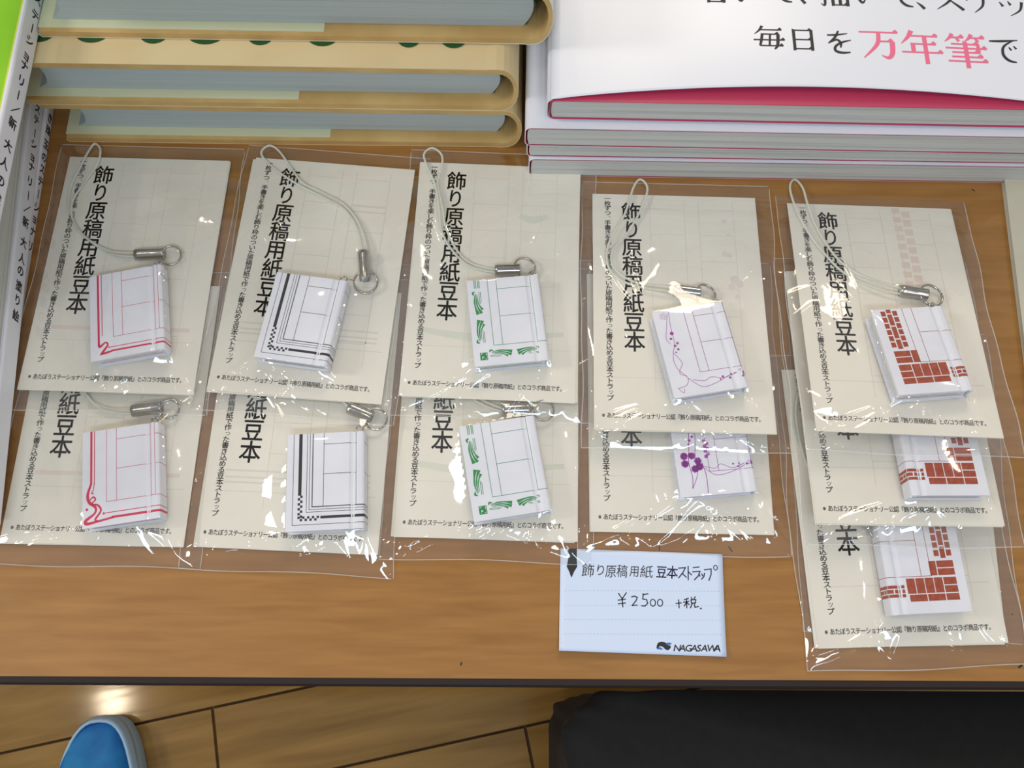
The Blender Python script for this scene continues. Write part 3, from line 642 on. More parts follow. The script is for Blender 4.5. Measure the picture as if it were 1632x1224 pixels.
        br(.12, .29, .265, .34); br(.12, .29, .19, .26)
        for i in range(4): br(.295+.118*i, .41+.118*i, .19, .34)
        br(.12, .29, .115, .185); br(.295, .52, .115, .185); br(.525, .75, .115, .185)
        br(.79, 1.02, .245, .28); br(1.025, 1.3, .245, .28)
        br(.79, .83, .2, .24); br(.84, .94, .2, .24); br(.95, 1.05, .2, .24); br(1.06, 1.12, .2, .24); br(1.13, 1.3, .2, .24)
        br(.79, 1.02, .16, .195); br(1.025, 1.3, .16, .195)
        return (a, 'brick'), (t, 'brick')
KIND = {1: ('pink', 0), 6: ('pink', 1), 2: ('black', 0), 7: ('black', 0), 3: ('green', 0), 8: ('green', 0), 4: ('purple', 0), 9: ('purple', 1), 5: ('brick', 0), 10: ('brick', 0), 11: ('brick', 0)}
BLAB = {1: 'mini book strap with pink ruled cover and Z corner, in the upper left packet', 6: 'mini book strap with curly pink corner scroll, in the lower left packet',
 2: 'mini book strap with black checker corner tilted clockwise, upper packet', 7: 'mini book strap with black checker corner standing straight, lower packet',
 3: 'mini book strap with green leaf border, in the upper packet', 8: 'mini book strap with green leaf border leaning left, in the lower packet',
 4: 'mini book strap with purple berry vine cover, in the upper packet', 9: 'mini book strap with purple grape cluster cover, half hidden in lower packet',
 5: 'mini book strap with brick pattern front cover, in the topmost brick packet', 10: 'mini book strap showing brick back cover, in the middle brick packet', 11: 'mini book strap showing brick back cover, in the lowest facing brick packet'}
CORD = {
 1: [[(216, 403), (172, 399), (130, 372), (111, 335), (112, 300), (130, 262), (143, 238)], [(152, 229)], [(160, 240), (154, 264), (134, 292), (116, 320), (116, 350), (136, 378), (176, 404), (216, 409)]],
 2: [[(584, 402), (583, 383), (568, 349), (545, 323), (508, 304), (482, 291), (463, 266), (444, 240)], [(429, 232)], [(417, 241), (421, 253), (444, 274), (480, 297), (523, 318), (549, 334), (569, 364), (578, 402)]],
 3: [[(789, 434), (748, 424), (720, 398), (704, 368), (700, 334), (694, 296), (680, 263), (676, 245)], [(689, 236)], [(704, 247), (704, 270), (698, 293), (706, 334), (711, 364), (729, 400), (752, 420), (789, 430)]],
 4: [[(1074, 465), (1014, 456), (980, 440), (967, 414), (972, 384), (995, 343), (1010, 298)], [(1021, 286)], [(1032, 301), (1021, 335), (998, 375), (976, 400), (978, 426), (1003, 446), (1033, 454), (1074, 459)]],
 5: [[(1433, 468), (1391, 458), (1345, 435), (1314, 404), (1288, 370), (1268, 331), (1259, 299)], [(1266, 286)], [(1279, 299), (1288, 328), (1303, 366), (1331, 408), (1364, 435), (1403, 450), (1433, 459)]],
 6: [[(212, 652), (178, 652), (146, 640), (122, 610), (110, 570), (118, 520), (130, 486)], [(140, 478)], [(148, 488), (142, 520), (120, 570), (128, 610), (150, 644), (180, 658), (212, 659)]],
 7: [[(556, 650), (530, 620), (490, 580), (440, 540), (420, 505)], [(428, 492)], [(444, 502), (470, 540), (510, 590), (545, 625), (560, 646)]],
 8: [[(800, 656), (760, 640), (715, 600), (700, 550), (685, 505)], [(692, 492)], [(706, 505), (712, 550), (724, 596), (764, 634), (800, 651)]],
 9: [[(1086, 636), (1040, 625), (985, 600), (975, 560), (1000, 500), (1012, 480)], [(1022, 470)], [(1032, 482), (1014, 520), (990, 560), (996, 596), (1040, 618), (1086, 630)]],
 10: [[(1400, 640), (1360, 620), (1300, 570), (1285, 520), (1282, 470)], [(1290, 455)], [(1300, 470), (1300, 520), (1312, 566), (1362, 612), (1400, 633)]],
 11: [[(1370, 830), (1330, 800), (1296, 760), (1277, 712), (1268, 660), (1272, 630)], [(1280, 618)], [(1288, 632), (1280, 662), (1286, 710), (1304, 756), (1336, 796), (1372, 823)]],
}
# clasp from, clasp to, ring centre, ring radius, eye
CL = {1: ((216, 406), (262, 404), (272, 407), 6.3, (264, 419)), 2: ((579, 402), (582, 446), (583, 450), 7.2, (559, 441)), 3: ((789, 431), (829, 430), (836, 427), 6.6, (849, 431)), 4: ((1074, 462), (1116, 467), (1123, 470), 6.8, (1146, 470)),
 5: ((1434, 463), (1478, 470), (1484, 471), 7.2, (1491, 479)), 6: ((211, 655), (258, 649), (270, 652), 5.6, (261, 665)), 7: ((556, 650), (592, 665), (599, 668), 6.4, (581, 679)), 8: ((800, 654), (843, 652), (866, 654), 6.2, (854, 658)),
 9: ((1086, 633), (1128, 634), (1140, 636), 6.4, (1164, 637)), 10: ((1400, 637), (1428, 645), (1432, 650), 6.2, (1440, 655)), 11: ((1370, 827), (1398, 838), (1400, 842), 6.2, (1410, 848))}
BM = {}; OBST = {k: [] for k in PK}
for k, (x, y, yaw, zt) in BK.items():
    mp = PM[k]; loc = mp.inverted() @ Vector((x*MM, y*MM, TZ+zt*MM)); flip = k in (10, 11); tl = math.radians(TILTB[k])
    dyaw = math.radians(yaw-PK[k][2]); lift = abs(math.sin(tl))*BW/2
    rb = mp @ Matrix.Translation((loc.x, loc.y, (1.2+lift)*MM)) @ Matrix.Rotation(dyaw, 4, 'Z') @ Matrix.Rotation(-tl, 4, 'Y')
    sx = -1 if flip else 1
    root = empty('mini_book_strap', rb, BLAB[k], 'book strap', 'mini book straps in clear packets')
    BM[k] = rb; OBST[k].append(('book', loc.x/MM, loc.y/MM, dyaw, lift, tl))
    def FX(p): return (p[0]*sx, p[1], p[2])
    # case: two boards with hinge grooves and a spine
    out = [(a, c) for a, c in BP]; low = [(a, BT-c) for a, c in BP[::-1]][1:]
    outer = out+low
    th_ = 1.3; inn = [(-BW/2, BT-th_), (13.6, BT-th_), (15.4, BT-th_-.9), (17.6, BT-th_-.2), (20.6, BT-th_-.6), (20.6, th_+.6), (17.6, th_+.2), (15.4, th_+.9), (13.6, th_), (-BW/2, th_)]
    b = MB(); 
    def ring_strip(b, pts, y0, y1, rev):
        vs = [FX((px, yy, pz)) for yy in (y0, y1) for px, pz in pts]; n = len(pts)
        b.add(vs, [((i, i+1, n+i+1, n+i) if not rev else (i, n+i, n+i+1, i+1)) for i in range(n-1)])
    # thick end caps as quads between resampled outer and inner lines
    def resample(pts, n):
        L = [0]
        for a, c in zip(pts[:-1], pts[1:]): L.append(L[-1]+math.hypot(c[0]-a[0], c[1]-a[1]))
        o_ = []
        for i in range(n):
            s = L[-1]*i/(n-1); j = max(q for q in range(len(L)) if L[q] <= s+1e-9); j = min(j, len(L)-2); t_ = (s-L[j])/(L[j+1]-L[j]); o_.append((pts[j][0]+(pts[j+1][0]-pts[j][0])*t_, pts[j][1]+(pts[j+1][1]-pts[j][1])*t_))
        return o_
    ro, ri = resample(outer, 90), resample(inn, 90)
    ri = []
    for (ox, oz) in ro:            # inner line by clamping
        ri.append((min(ox, 20.7), min(max(oz, th_), BT-th_) if ox < 20.8 else min(max(oz, th_), BT-th_)))
    y0, y1 = -BH/2, BH/2; n = len(ro)
    vs = [FX((px, yy, pz)) for yy in (y0, y1) for px, pz in ro]+[FX((px, yy, pz)) for yy in (y0, y1) for px, pz in ri]
    fs = [(i, i+1, n+i+1, n+i) for i in range(n-1)]+[(2*n+i, 3*n+i, 3*n+i+1, 2*n+i+1) for i in range(n-1)]+[(i, 2*n+i, 2*n+i+1, i+1) for i in range(n-1)]+[(n+i, n+i+1, 3*n+i+1, 3*n+i) for i in range(n-1)]+[(0, n, 3*n, 2*n), (n-1, 3*n-1, 4*n-1, 2*n-1)]
    b.add(vs, fs); case = b.build('cover_case', M['white'], root)
    b = MB()
    for j in range(6):
        za = th_+.1+(BT-2*th_-.2)*j/6; zb = za+(BT-2*th_-.2)/6-.12; e_ = .25*((j*7) % 3)
        x0, x1 = sorted((sx*(-BW/2+1.6+e_), sx*20.0)); b.box(x0, x1, -BH/2+1.2+e_*.6, BH/2-1.2, za, zb)
    b.build('page_block', M['pages'], root)
    ik = Ink(); cl = COL[k]
    for j in range(3): ik.rect(-BW/2+3+j*2, 18-j*3, 2.6+j*2.1, 2.6+j*2.1+.28)
    lm = {'grey': 'black', 'pink': 'pinkline', 'green': 'green', 'purple': 'purple', 'brick': 'brick'}[cl]
    o = ik.build('edge_print', M[lm], lambda u, v: FX((u, -BH/2+1.1, v)), root)
    (ia, ma), (itn, mt) = design(*KIND[k])
    def wf(u, v):
        px, pz = wrap(min(u, UE)); return FX((px, v, pz))
    o = ia.build('cover_pattern', M[ma], wf, case); o['label'] = {'pink': 'pink printed border', 'black': 'black printed border with checks', 'green': 'green printed leaf border', 'purple': 'purple printed berry vine', 'brick': 'printed brick pattern'}[ma]
    itn.build('cover_lines', M[mt], wf, case)
    # cord, clasp, ring, eye: in the book's frame
    ca, cb, rc, rr_, ey = CL[k]
    A = on_local(mp, *ca, 4.4); Bq = on_local(mp, *cb, 4.4); toB = rb.inverted() @ mp
    tb_ = lambda p: (toB @ (Vector(p)*MM))/MM
    cen = tb_(on_local(mp, *rc, 4.6)); E_ = tb_(on_local(mp, *ey, 5.5))
    dirv = (Bq-A).normalized(); A2 = tb_(A); B2 = tb_(Bq); dv = (B2-A2).normalized()
    if (B2-A2).length < 15: B2 = A2+dv*15
    side_v = dv.cross(Vector((0, 0, 1))).normalized(); up_v = side_v.cross(dv)
    # hollow crimped tube with a slit
    b = MB(); kk = 22; ro_, ri_ = 3.6, 3.05
    vs = []
    for e_, rr2 in ((0, ro_), (.12, ro_+.15), (.5, ro_), (.93, ro_), (.97, ro_+.12), (1, ro_), (1, ri_), (0, ri_)):
        c0 = A2+(B2-A2)*e_
        for j in range(kk): an = .2+(2*PI-.32)*j/(kk-1)-PI*.25; vs.append(c0+(side_v*math.cos(an)+up_v*math.sin(an))*rr2)
    fs = []
    for i in range(8):
        i2 = (i+1) % 8
        for j in range(kk-1): fs.append((i*kk+j, i*kk+j+1, i2*kk+j+1, i2*kk+j))
    fs += [tuple(i*kk for i in range(8)), tuple(i*kk+kk-1 for i in range(8))[::-1]]
    b.add(vs, fs); b.build('metal_clasp', M['chrome'], root, smooth=True)
    # split ring: nearly two turns
    nrm = Vector((.15, -.1, 1)).normalized(); ux = nrm.orthogonal().normalized(); uy = nrm.cross(ux); pts = []
    for j in range(60):
        an = 2*PI*1.9*j/59; pts.append(cen+(ux*math.cos(an)+uy*math.sin(an))*rr_+nrm*(j/59-.5)*1.0)
    b = MB(); b.tube(pts, .62, 8); b.build('split_ring', M['chrome'], root, smooth=True)
    # screw eye into the book's head near the spine
    EX = 18.5*sx; top = BH/2; zc = BT*.62; b = MB()
    ec = Vector((EX, top+2.4, zc))
    b.tube([ec+Vector((1.9*math.cos(2*PI*j/16), 1.9*math.sin(2*PI*j/16), .0)) for j in range(16)], .5, 8, closed=True)
    b.tube([(EX, top-2, zc), (EX, top+.8, zc)], .55, 8); b.tube([(EX, top+.05, zc), (EX, top+.55, zc)], 1.3, 12)
    d_ = cen-ec; dn = d_.normalized(); reach = max(0, d_.length-rr_)
    if reach > .5: b.tube([ec+dn*1.7+Vector((0, 0, .3)), ec+dn*(reach*.5+.9)+Vector((0, 0, 1)), ec+dn*(reach+.4)+Vector((0, 0, .3))], .45, 8)
    b.build('screw_eye', M['chrome'], root, smooth=True)
    # doubled cord loop
    s0, tip, s1_ = CORD[k]; pts = []
    allp = s0+tip+s1_; nA = len(allp)
    for j, p in enumerate(allp):
        tt = min(j, nA-1-j)/(nA/2); zl = 4.4 if tt == 0 else (3.0+.6*math.sin(j*1.7)); pts.append(tb_(on_local(mp, *p, zl)))
    pts = [A2+(B2-A2)*.3+side_v*-.7]+pts+[A2+(B2-A2)*.3+side_v*.7]
    b = MB(); b.tube(smooth_pts(pts, 6), .72, 8); b.build('cord_loop', M['cord'], root, smooth=True)
    OBST[k].append(('cyl', A.x, A.y, Bq.x, Bq.y))
# ------------------------------------------------------------------ clear film packets
BX = (-59.0, 61.5); BY = (-92.5, 90.0); ST_ = .9
def film_height(k, X, Y):
    ny, nx = X.shape; rnd = np.random.RandomState(100+k)
    ob = np.full(X.shape, .25)
    ob = np.where((abs(X) < W/2+.8) & (abs(Y) < HH/2+.8), 1.35, ob)
    for q in OBST[k]:
        if q[0] == 'book':
            _, bx, by, a, lf, tl = q; c, s = math.cos(-a), math.sin(-a); u = (X-bx)*c-(Y-by)*s; v = (X-bx)*s+(Y-by)*c
            ob = np.where((abs(u) < BW/2+.7) & (abs(v) < BH/2+.7), np.maximum(ob, 1.2+BT+lf+.7+u*math.sin(tl)), ob)
        else:
            _, ax, ay, bx, by = q; dx, dy = bx-ax, by-ay; L2 = dx*dx+dy*dy; t = np.clip(((X-ax)*dx+(Y-ay)*dy)/L2, 0, 1.3); dd = np.hypot(X-ax-t*dx, Y-ay-t*dy)
            ob = np.where(dd < 4.5, np.maximum(ob, 8.2), ob)
    # air in the packet: a little more towards the near end
    pr = .0042*(1+.5*np.sin(X*.05+k)*np.cos(Y*.04+k*2))
    pr = np.where(Y < -74, pr*3.5, pr)
    if k in (6, 7, 8, 9, 10, 11, 12): pr = np.where(Y > -5, pr*.15, pr)
    h = ob.copy()
    cap = None
    above = {6: 1, 7: 2, 8: 3, 9: 4, 10: 5, 11: 10, 12: 11}.get(k)
    if above:
        mk, ma = PM[k], PM[above].inverted(); n = ma @ mk
        Pn = np.array(n); wx = Pn[0, 0]*X+Pn[0, 1]*Y+Pn[0, 3]/MM; wy = Pn[1, 0]*X+Pn[1, 1]*Y+Pn[1, 3]/MM
        zt_ = -(Pn[2, 0]*X+Pn[2, 1]*Y+Pn[2, 3]/MM)/Pn[2, 2]
        inside = (abs(wx) < W/2+1) & (abs(wy) < HH/2+1)
        cap = np.where(inside, np.maximum(zt_-.1, 1.2), 1e3)
    edge = np.zeros(X.shape, bool); edge[0] = edge[-1] = True; edge[:, 0] = edge[:, -1] = True
    for it in range(420):
        m = h.copy(); m[1:-1, 1:-1] = .25*(h[:-2, 1:-1]+h[2:, 1:-1]+h[1:-1, :-2]+h[1:-1, 2:])+pr[1:-1, 1:-1]
        h = np.maximum(m, ob)
        if cap is not None: h = np.minimum(h, cap)
        h[edge] = .25
    # wrinkles: sharp ridges from the book's corners and the packet's corners
    R = []
    bks = [q for q in OBST[k] if q[0] == 'book']
    if bks:
        _, bx, by, a, lf, tl = bks[0]; c, s = math.cos(a), math.sin(a)
        cor = [(bx+sx_*BW/2*c-sy_*BH/2*s, by+sx_*BW/2*s+sy_*BH/2*c) for sx_, sy_ in ((-1, -1), (1, -1), (1, 1), (-1, 1))]
        for (cx, cy), tg in zip(cor, [(BX[0]+8, BY[0]+4), (BX[1]-8, BY[0]+4), (BX[1]-2, 30), (BX[0]+20, 40)]):
            for j in range(5):
                ex, ey = tg[0]+rnd.uniform(-14, 14), tg[1]+rnd.uniform(-8, 8); R.append((cx, cy, ex, ey, rnd.uniform(.35, .9), rnd.uniform(.8, 1.5)))
        for j in range(7): R.append((cor[0][0]+rnd.uniform(0, 40), cor[0][1]-1, rnd.uniform(-30, 50), BY[0]+2, rnd.uniform(.3, .8), rnd.uniform(.8, 1.4)))
    for j in range(7): x0 = rnd.uniform(*BX); R.append((x0, BY[0]+1, x0+rnd.uniform(-25, 25), BY[0]+rnd.uniform(10, 24), rnd.uniform(.3, .8), rnd.uniform(1, 2.2)))
    for j in range(3): x0 = rnd.uniform(*BX); R.append((x0, BY[1]-1, x0+rnd.uniform(-25, 25), BY[1]-rnd.uniform(6, 16), rnd.uniform(.2, .5), rnd.uniform(1, 2)))
    for j in range(10): y0 = rnd.uniform(-80, 30); sd = BX[1] if j % 3 else BX[0]; R.append((sd, y0, sd-np.sign(sd)*rnd.uniform(8, 18), y0+rnd.uniform(-22, 22), rnd.uniform(.2, .6), rnd.uniform(.9, 1.8)))
    wr = np.zeros(X.shape)
    for x0, y0, x1, y1, am, wd in R:
        dx, dy = x1-x0, y1-y0; L = math.hypot(dx, dy)+1e-6; t = ((X-x0)*dx+(Y-y0)*dy)/L/L; bow = rnd.uniform(-.1, .1)*L
        dd = ((X-x0)*dy-(Y-y0)*dx)/L-bow*4*t*(1-t)
        wr += am*np.where((t > 0) & (t < 1), np.sin(np.clip(t, 0, 1)*PI)**.6, 0)*np.exp(-(dd/wd)**2)
    md = np.minimum(np.minimum(X-BX[0], BX[1]-X), np.minimum(Y-BY[0], BY[1]-Y)); mask = np.clip(md/3, 0, 1)
    wr += .22*np.sin(X*.11+k+np.sin(Y*.07)*1.5)*np.sin(Y*.09+2*k)
    h = h+np.maximum(wr, -.1)*mask
    if k <= 5: h = h+np.clip(-84-Y, 0, 10)*.18
    if cap is not None: h = np.minimum(h, cap+.05)
    return h
for k in PK:
    nx = int((BX[1]-BX[0])/ST_)+1; ny = int((BY[1]-BY[0])/ST_)+1
    xs = np.linspace(*BX, nx); ys = np.linspace(*BY, ny); X, Y = np.meshgrid(xs, ys)
    Z = film_height(k, X, Y)
    wob = .8*np.sin(Y*.05+k)+.5*np.sin(Y*.12+2*k); wx_ = .7*np.sin(X*.06+k)
    fx = (X-BX[0])/(BX[1]-BX[0]); fy = (Y-BY[0])/(BY[1]-BY[0])
    X2 = X+wob*np.where(fx > .9, (fx-.9)*10, 0)+wob*.7*np.where(fx < .06, (.06-fx)/.06, 0); Y2 = Y+wx_*np.where(fy < .06, (.06-fy)/.06, 0)
    lab = {12: 'bottommost clear packet of the brick pile, under the others'}.get(k, 'clear wrinkled film packet around the card, %s' % WHERE[k])
    root = empty('clear_packet', PM[k], lab, 'packet', 'clear film packets laid out on the table')
    b = MB(); b.grid(X2, Y2, Z); ff = b.build('front_film', M['film'], root, smooth=True)
    zb_ = .12+(np.clip(-84-Y2, 0, 10)*.18 if k <= 5 else 0*Y2)
    b = MB(); sl = (slice(None, None, 8), slice(None, None, 8))
    def dn(A_): return np.concatenate([A_[::8], A_[-1:]])[:, list(range(0, nx, 8))+[nx-1]]
    b.grid(dn(X2), dn(Y2), dn(np.broadcast_to(zb_, X2.shape))); b.build('back_film', M['film'], root)
    for idx in (0, -1):
        b = MB(); pts = [(X2[j, idx], Y2[j, idx], Z[j, idx]*.5+.15) for j in range(0, ny, 4)]; b.tube(pts, .28, 6); b.build('side_seam', M['film_edge'], ff, smooth=True)
    b = MB(); pts = [(X2[0, j], Y2[0, j], Z[0, j]*.5+.15) for j in range(0, nx, 3)]; b.tube(pts, .3, 6); b.build('bottom_seam', M['film_edge'], ff, smooth=True)
    b = MB(); pts = [(X2[-1, j], Y2[-1, j], Z[-1, j]*.5+.3) for j in range(0, nx, 3)]; b.tube(pts, .25, 6); b.build('folded_top', M['film_edge'], ff, smooth=True)
# ------------------------------------------------------------------ price card
cA, cB = P(893, 878, 1), P(1152, 882, 1); cD, cE = P(891, 1033, 1.5), P(1157, 1048, 1.5)
cen = (cA+cB+cD+cE)/4; yaw = math.degrees(math.atan2(cB.y-cA.y, cB.x-cA.x))*.5+math.degrees(math.atan2(cE.y-cD.y, cE.x-cD.x))*.5
PWd, PHt = 91.0, 55.5
def pz(u, v): return .5+1.8*max(0, (-v-5)/23)**2*(1-.4*u/46)+.5*max(0, (v-15)/13)**2
nx, ny = 26, 18; X, Y = np.meshgrid(np.linspace(-PWd/2, PWd/2, nx), np.linspace(-PHt/2, PHt/2, ny)); Z = np.vectorize(pz)(X, Y)
b = MB(); b.grid(X, Y, Z); pc = b.build('price_card', mat('white_price_card', s2l(212, 226, 250), .45), smooth=True); md = pc.modifiers.new('s', 'SOLIDIFY'); md.thickness = .00035; md.offset = -1
pc.matrix_world = world(cen.x, cen.y, .4, yaw); tag(pc, 'white handwritten price card on the wood below the packets', 'price card')
L_ = lambda X, Y: ((X-125-(Y-90)*(-.01))/15.15-PWd/2, PHt/2-(Y-90-(X-125)*.03)/15.0)
ik = Ink(); nv = Ink()
for ch, X0, Y0, w_, h_ in [('飾', 360, 270, 7.4, 8.0), ('り', 465, 268, 6.5, 6.8), ('原', 553, 278, 6.6, 7.6), ('稿', 648, 276, 6.4, 7.6), ('用', 752, 276, 5.8, 6.6), ('紙', 855, 280, 7.6, 7.4)]:
    u, v = L_(X0, Y0); ik.glyph(ch, u, v, w_, h_, random.uniform(-.05, .05), .08, -.004)
for ch, X0, Y0, w_, h_ in [('豆', 982, 282, 6.2, 7.2), ('本', 1072, 284, 6.6, 7.6)]:
    u, v = L_(X0, Y0); nv.glyph(ch, u, v, w_, h_, -.02, .08, .012)
S_ = lambda k_, pts, w_=.6: k_.seg([L_(x, y) for x, y in pts], w_)
for pts in ([(1128, 250), (1185, 245), (1160, 290), (1125, 330)], [(1155, 292), (1190, 325)], [(1208, 235), (1205, 345)], [(1208, 280), (1235, 305)], [(1250, 245), (1300, 240)], [(1245, 280), (1308, 275), (1290, 315), (1258, 345)], [(1300, 300), (1306, 315)], [(1322, 298), (1328, 312)], [(1345, 292), (1338, 320), (1318, 340)], [(1345, 262), (1402, 256), (1400, 300), (1380, 350)]): S_(nv, pts, .62)
nv.line([L_(1440+16*math.cos(a*PI/6), 245+20*math.sin(a*PI/6)) for a in range(13)], .5)
for pts in ([(615, 460), (645, 505)], [(680, 455), (645, 505), (650, 570)], [(612, 515), (672, 508)], [(612, 545), (672, 538)],
            [(725, 488), (750, 482), (772, 492), (760, 520), (728, 558), (770, 555)], [(822, 462), (818, 505)], [(818, 505), (850, 510), (858, 540), (835, 562), (808, 560)], [(822, 470), (862, 462)],
            [(1095, 540), (1140, 535)], [(1118, 510), (1120, 575)], [(1165, 510), (1200, 498)], [(1160, 530), (1205, 522)], [(1185, 505), (1185, 575)], [(1185, 530), (1165, 560)], [(1186, 532), (1205, 548)], [(1225, 490), (1232, 505)], [(1258, 485), (1248, 503)], [(1222, 510), (1262, 508), (1258, 535), (1225, 537), (1222, 510)], [(1232, 540), (1215, 575)], [(1250, 540), (1252, 570), (1282, 565)]): S_(ik, pts)
for cx in (902, 962): ik.line([L_(cx+22*math.cos(a*PI/7), 535+28*math.sin(a*PI/7)) for a in range(15)], .55)
ik.disc(*L_(1302, 580), .5)
ik.poly([L_(x, y) for x, y in ((188, 92), (264, 92), (262, 180), (268, 240), (240, 285), (222, 328), (216, 328), (200, 285), (178, 240), (190, 180))])
s_ = Ink(); s_.ribbon([(*L_(925, 900), .8), (*L_(945, 868), 2.0), (*L_(985, 872), 2.8), (*L_(1010, 895), 2.6), (*L_(1035, 880), 1.2)], 6)
s_.build('printed_logo', M['ink'], lambda u, v: (u, v, pz(u, v)+.08), pc)
s_ = Ink(); s_.ribbon([(*L_(1000, 868), .5), (*L_(1025, 862), 1.1), (*L_(1045, 866), .4)], 5); s_.ribbon([(*L_(922, 904), .4), (*L_(945, 900), 1.2), (*L_(970, 908), .4)], 5)
o = s_.build('printed_logo', M['logo_blue'], lambda u, v: (u, v, pz(u, v)+.11), pc); o['label'] = 'blue parts of printed logo'
xx = 1084
for ch, ad in zip('NAGASAWA', (50, 46, 50, 46, 38, 46, 62, 46)):
    u, v = L_(xx+4, 893); ik.glyph(ch, u+.9, v-.1, 5.4, 5.0, 0, .22, .016)
    # serif feet
    xx += ad
ik.build('printed_text', M['ink'], lambda u, v: (u, v, pz(u, v)+.08), pc)
nv.build('printed_text', M['navy'], lambda u, v: (u, v, pz(u, v)+.08), pc)
s_ = Ink()
for yy in (440, 560, 675, 790):
    for j in range(44): a = 160+j*30; s_.rect(*sorted((L_(a, yy)[0], L_(a+16, yy)[0])), L_(a, yy)[1], L_(a, yy)[1]+.18)
s_.build('ruled_dashes', M['rule'], lambda u, v: (u, v, pz(u, v)+.06), pc)
# ------------------------------------------------------------------ shoe on the floor
FZ = -750.0
sh = empty('sneaker', Matrix.Translation((-.500, -.178, 0)) @ Matrix.Rotation(math.radians(3), 4, 'Z') @ Matrix.Scale(1.07, 4), 'blue fabric sneaker with pale blue rubber toe on the plank floor', 'shoe')
def outline(t):                  # t 0..1 around; returns x,y (mm), toe towards +y
    a = 2*PI*t; s, c = math.sin(a), math.cos(a); y = 145*s
    w_ = 57 if y > 0 else 57-13*(-s)**1.5
    x = w_*math.copysign(abs(c)**.78, c)+(-6*s if s > 0 else 0)-5*math.sin(PI*s)*(1 if c > 0 else .3)
    return x, y
NS = 56
def shoe_ring(sc_, z, dy=0, sy=1): return [(x*sc_, y*sy*(1-(1-sc_)*.35)+dy, z) for x, y in (outline(i/NS) for i in range(NS))]
def loft(rings, cap0=True, cap1=True):
    b = MB(); n = len(rings[0]); vs = [p for r in rings for p in r]; fs = []
    for j in range(len(rings)-1):
        for i in range(n): fs.append((j*n+i, j*n+(i+1) % n, (j+1)*n+(i+1) % n, (j+1)*n+i))
    if cap0: fs.append(tuple(range(n))[::-1])
    if cap1: fs.append(tuple((len(rings)-1)*n+i for i in range(n)))
    b.add(vs, fs); return b
rub = mat('pale_rubber', s2l(176, 205, 224), .5)
loft([shoe_ring(.95, 0), shoe_ring(1.0, 3), shoe_ring(1.0, 24), shoe_ring(.985, 29), shoe_ring(.95, 31)]).build('rubber_sole', rub, sh, smooth=True)
blue = noise_mix(mat('blue_canvas', (0, 0, 0), .7), s2l(20, 96, 170), s2l(34, 140, 196), (1, 1, 1), 22, 3, .3)
def upper_ring(f, z0):
    pts = []
    for i in range(NS):
        x, y = outline(i/NS); hy = (y+145)/290            # 0 heel, 1 toe
        top = 88-30*hy if hy < .45 else 74.5-(hy-.45)*55
        pts.append((x*.92*(1-f**2.2*.75)-(3.5 if y > 40 else 3.5*max(0, y)/40), y*(1-f**2.6*.22)-(1.0 if y > 0 else 0)-6*f*(y > 0), z0+(top-z0)*math.sin(f*PI/2)))
    return pts
loft([upper_ring(f, 27) for f in (0, .12, .25, .4, .55, .7, .82, .92, 1.0)]).build('canvas_upper', blue, sh, smooth=True)
# toe guard: rubber lip climbing over the front of the upper
b = MB(); rows = []
for f in (0, .1, .2, .3):
    rw = []
    for i in range(25):
        t = .03+.44*i/24; x, y = outline(t); k_ = .5+.5*math.sin(PI*i/24)
        g = f*k_; rw.append((x*(.965-g*.32), y*(1.0-.12*g)-1, 26+g*62))
    rows.append(rw)
for j in range(3):
    n0 = len(b.v)
b.add([p for r in rows for p in r], [(j*25+i, j*25+i+1, (j+1)*25+i+1, (j+1)*25+i) for j in range(3) for i in range(24)])
o = b.build('toe_guard', rub, sh, smooth=True); md = o.modifiers.new('s', 'SOLIDIFY'); md.thickness = .003; md.offset = 0
for j in range(5):
    b = MB(); y_ = 22-j*17; b.tube([(-20, y_, 66+j*3.5), (-8, y_-3, 73+j*3.5), (8, y_+3, 73+j*3.5), (20, y_, 66+j*3.5)], 2.6, 8); b.build('lace', rub, sh, smooth=True)
b = MB(); ck = [(24*math.cos(a*PI/12), -72+38*math.sin(a*PI/12), 84-3*math.sin(a*PI/12)) for a in range(24)]; b.tube(ck, 5, 8, closed=True); b.build('padded_collar', blue, sh, smooth=True)
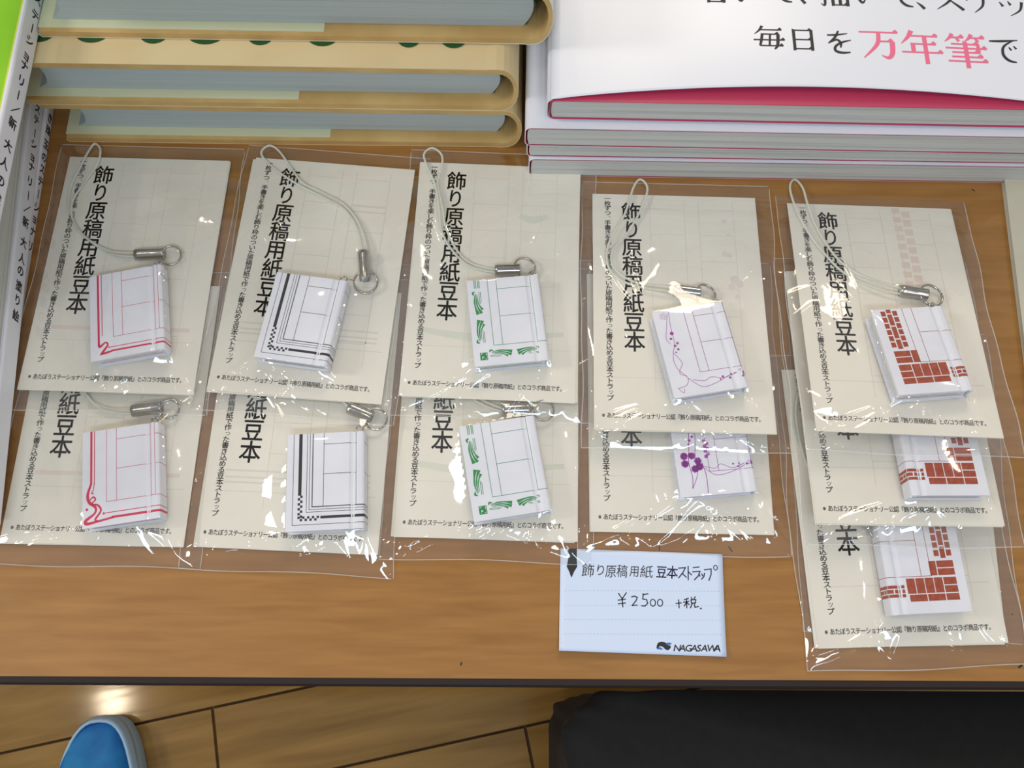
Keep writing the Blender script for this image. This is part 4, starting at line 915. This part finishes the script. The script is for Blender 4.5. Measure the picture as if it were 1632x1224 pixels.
# ------------------------------------------------------------------ black fabric bag standing in front of the table
rnd = np.random.RandomState(4)
nu, nv_ = 96, 40; x0, x1, y0, y1, zb, zt = 26, 520, -190, 4.4, -750, -46
b = MB(); rings = []
def bag_ring(f, scx, scy, z):
    cx, cy = (x0+x1)/2, (y0+y1)/2; hx, hy = (x1-x0)/2, (y1-y0)/2; r_ = []
    for i in range(nu):
        a = 2*PI*i/nu; c, s = math.cos(a), math.sin(a); ex = math.copysign(abs(c)**.2, c); ey = math.copysign(abs(s)**.2, s)
        wv = 3.2*math.sin(a*9+f*7)*.5+1.2*math.sin(a*17-f*11+1)+3*math.sin(f*16+a*2)
        xx_ = cx+(hx+wv)*ex*scx; r_.append((xx_+(34*(1-min(f, 1))**.8 if xx_ < cx else 0), min(cy+(hy+wv*.6)*ey*(scy if s < 0 else 1), 4.8), z))
    return r_
for i in range(26):
    f = i/25; z = zb+(zt-zb)*f; bulge = 1-.03*math.cos(f*PI*2); rings.append(bag_ring(f, .97 if i == 0 else bulge, .93 if i == 0 else 1, z))
rings += [bag_ring(1.02, .985, .9, zt+6), bag_ring(1.05, .95, .5, zt+12), bag_ring(1.08, .9, .12, zt+14)]
n = nu; vs = [p for r in rings for p in r]; fs = [(j*n+i, j*n+(i+1) % n, (j+1)*n+(i+1) % n, (j+1)*n+i) for j in range(len(rings)-1) for i in range(n)]
fs += [tuple(range(n))[::-1], tuple((len(rings)-1)*n+i for i in range(n))]
b.add(vs, fs)
bg = empty('fabric_bag', world((x0+x1)/2*0, 0, 0), 'large black fabric bag standing on the floor against the table front', 'bag')
b.build('bag_body', noise_mix(mat('black_fabric', (0, 0, 0), .9), s2l(11, 11, 11), s2l(17, 16, 16), (1, 1, 1), 160, 3, .4), bg, smooth=True)
b = MB(); b.tube([(x0+30, -94, zt+13.4), ((x0+x1)/2, -94, zt+14.4), (x1-30, -94, zt+13.4)], 2.2, 8); b.build('zip', mat('black_zip', (.01, .01, .01), .4), bg, smooth=True)
for yy in (-150,):
    b = MB(); pts = smooth_pts([(170, yy, -180), (172, yy, zt+4), (185, yy-12*(1 if yy < -90 else -.3), zt+20), (260, yy-22*(1 if yy < -90 else -.4), zt+18), (330, yy-12*(1 if yy < -90 else -.3), zt+20), (342, yy, zt+4), (344, yy, -180)], 6)
    b.tube(pts, 4.5, 8); b.build('strap', mat('black_webbing', (.012, .012, .012), .7), bg, smooth=True)
bpy.context.view_layer.update()
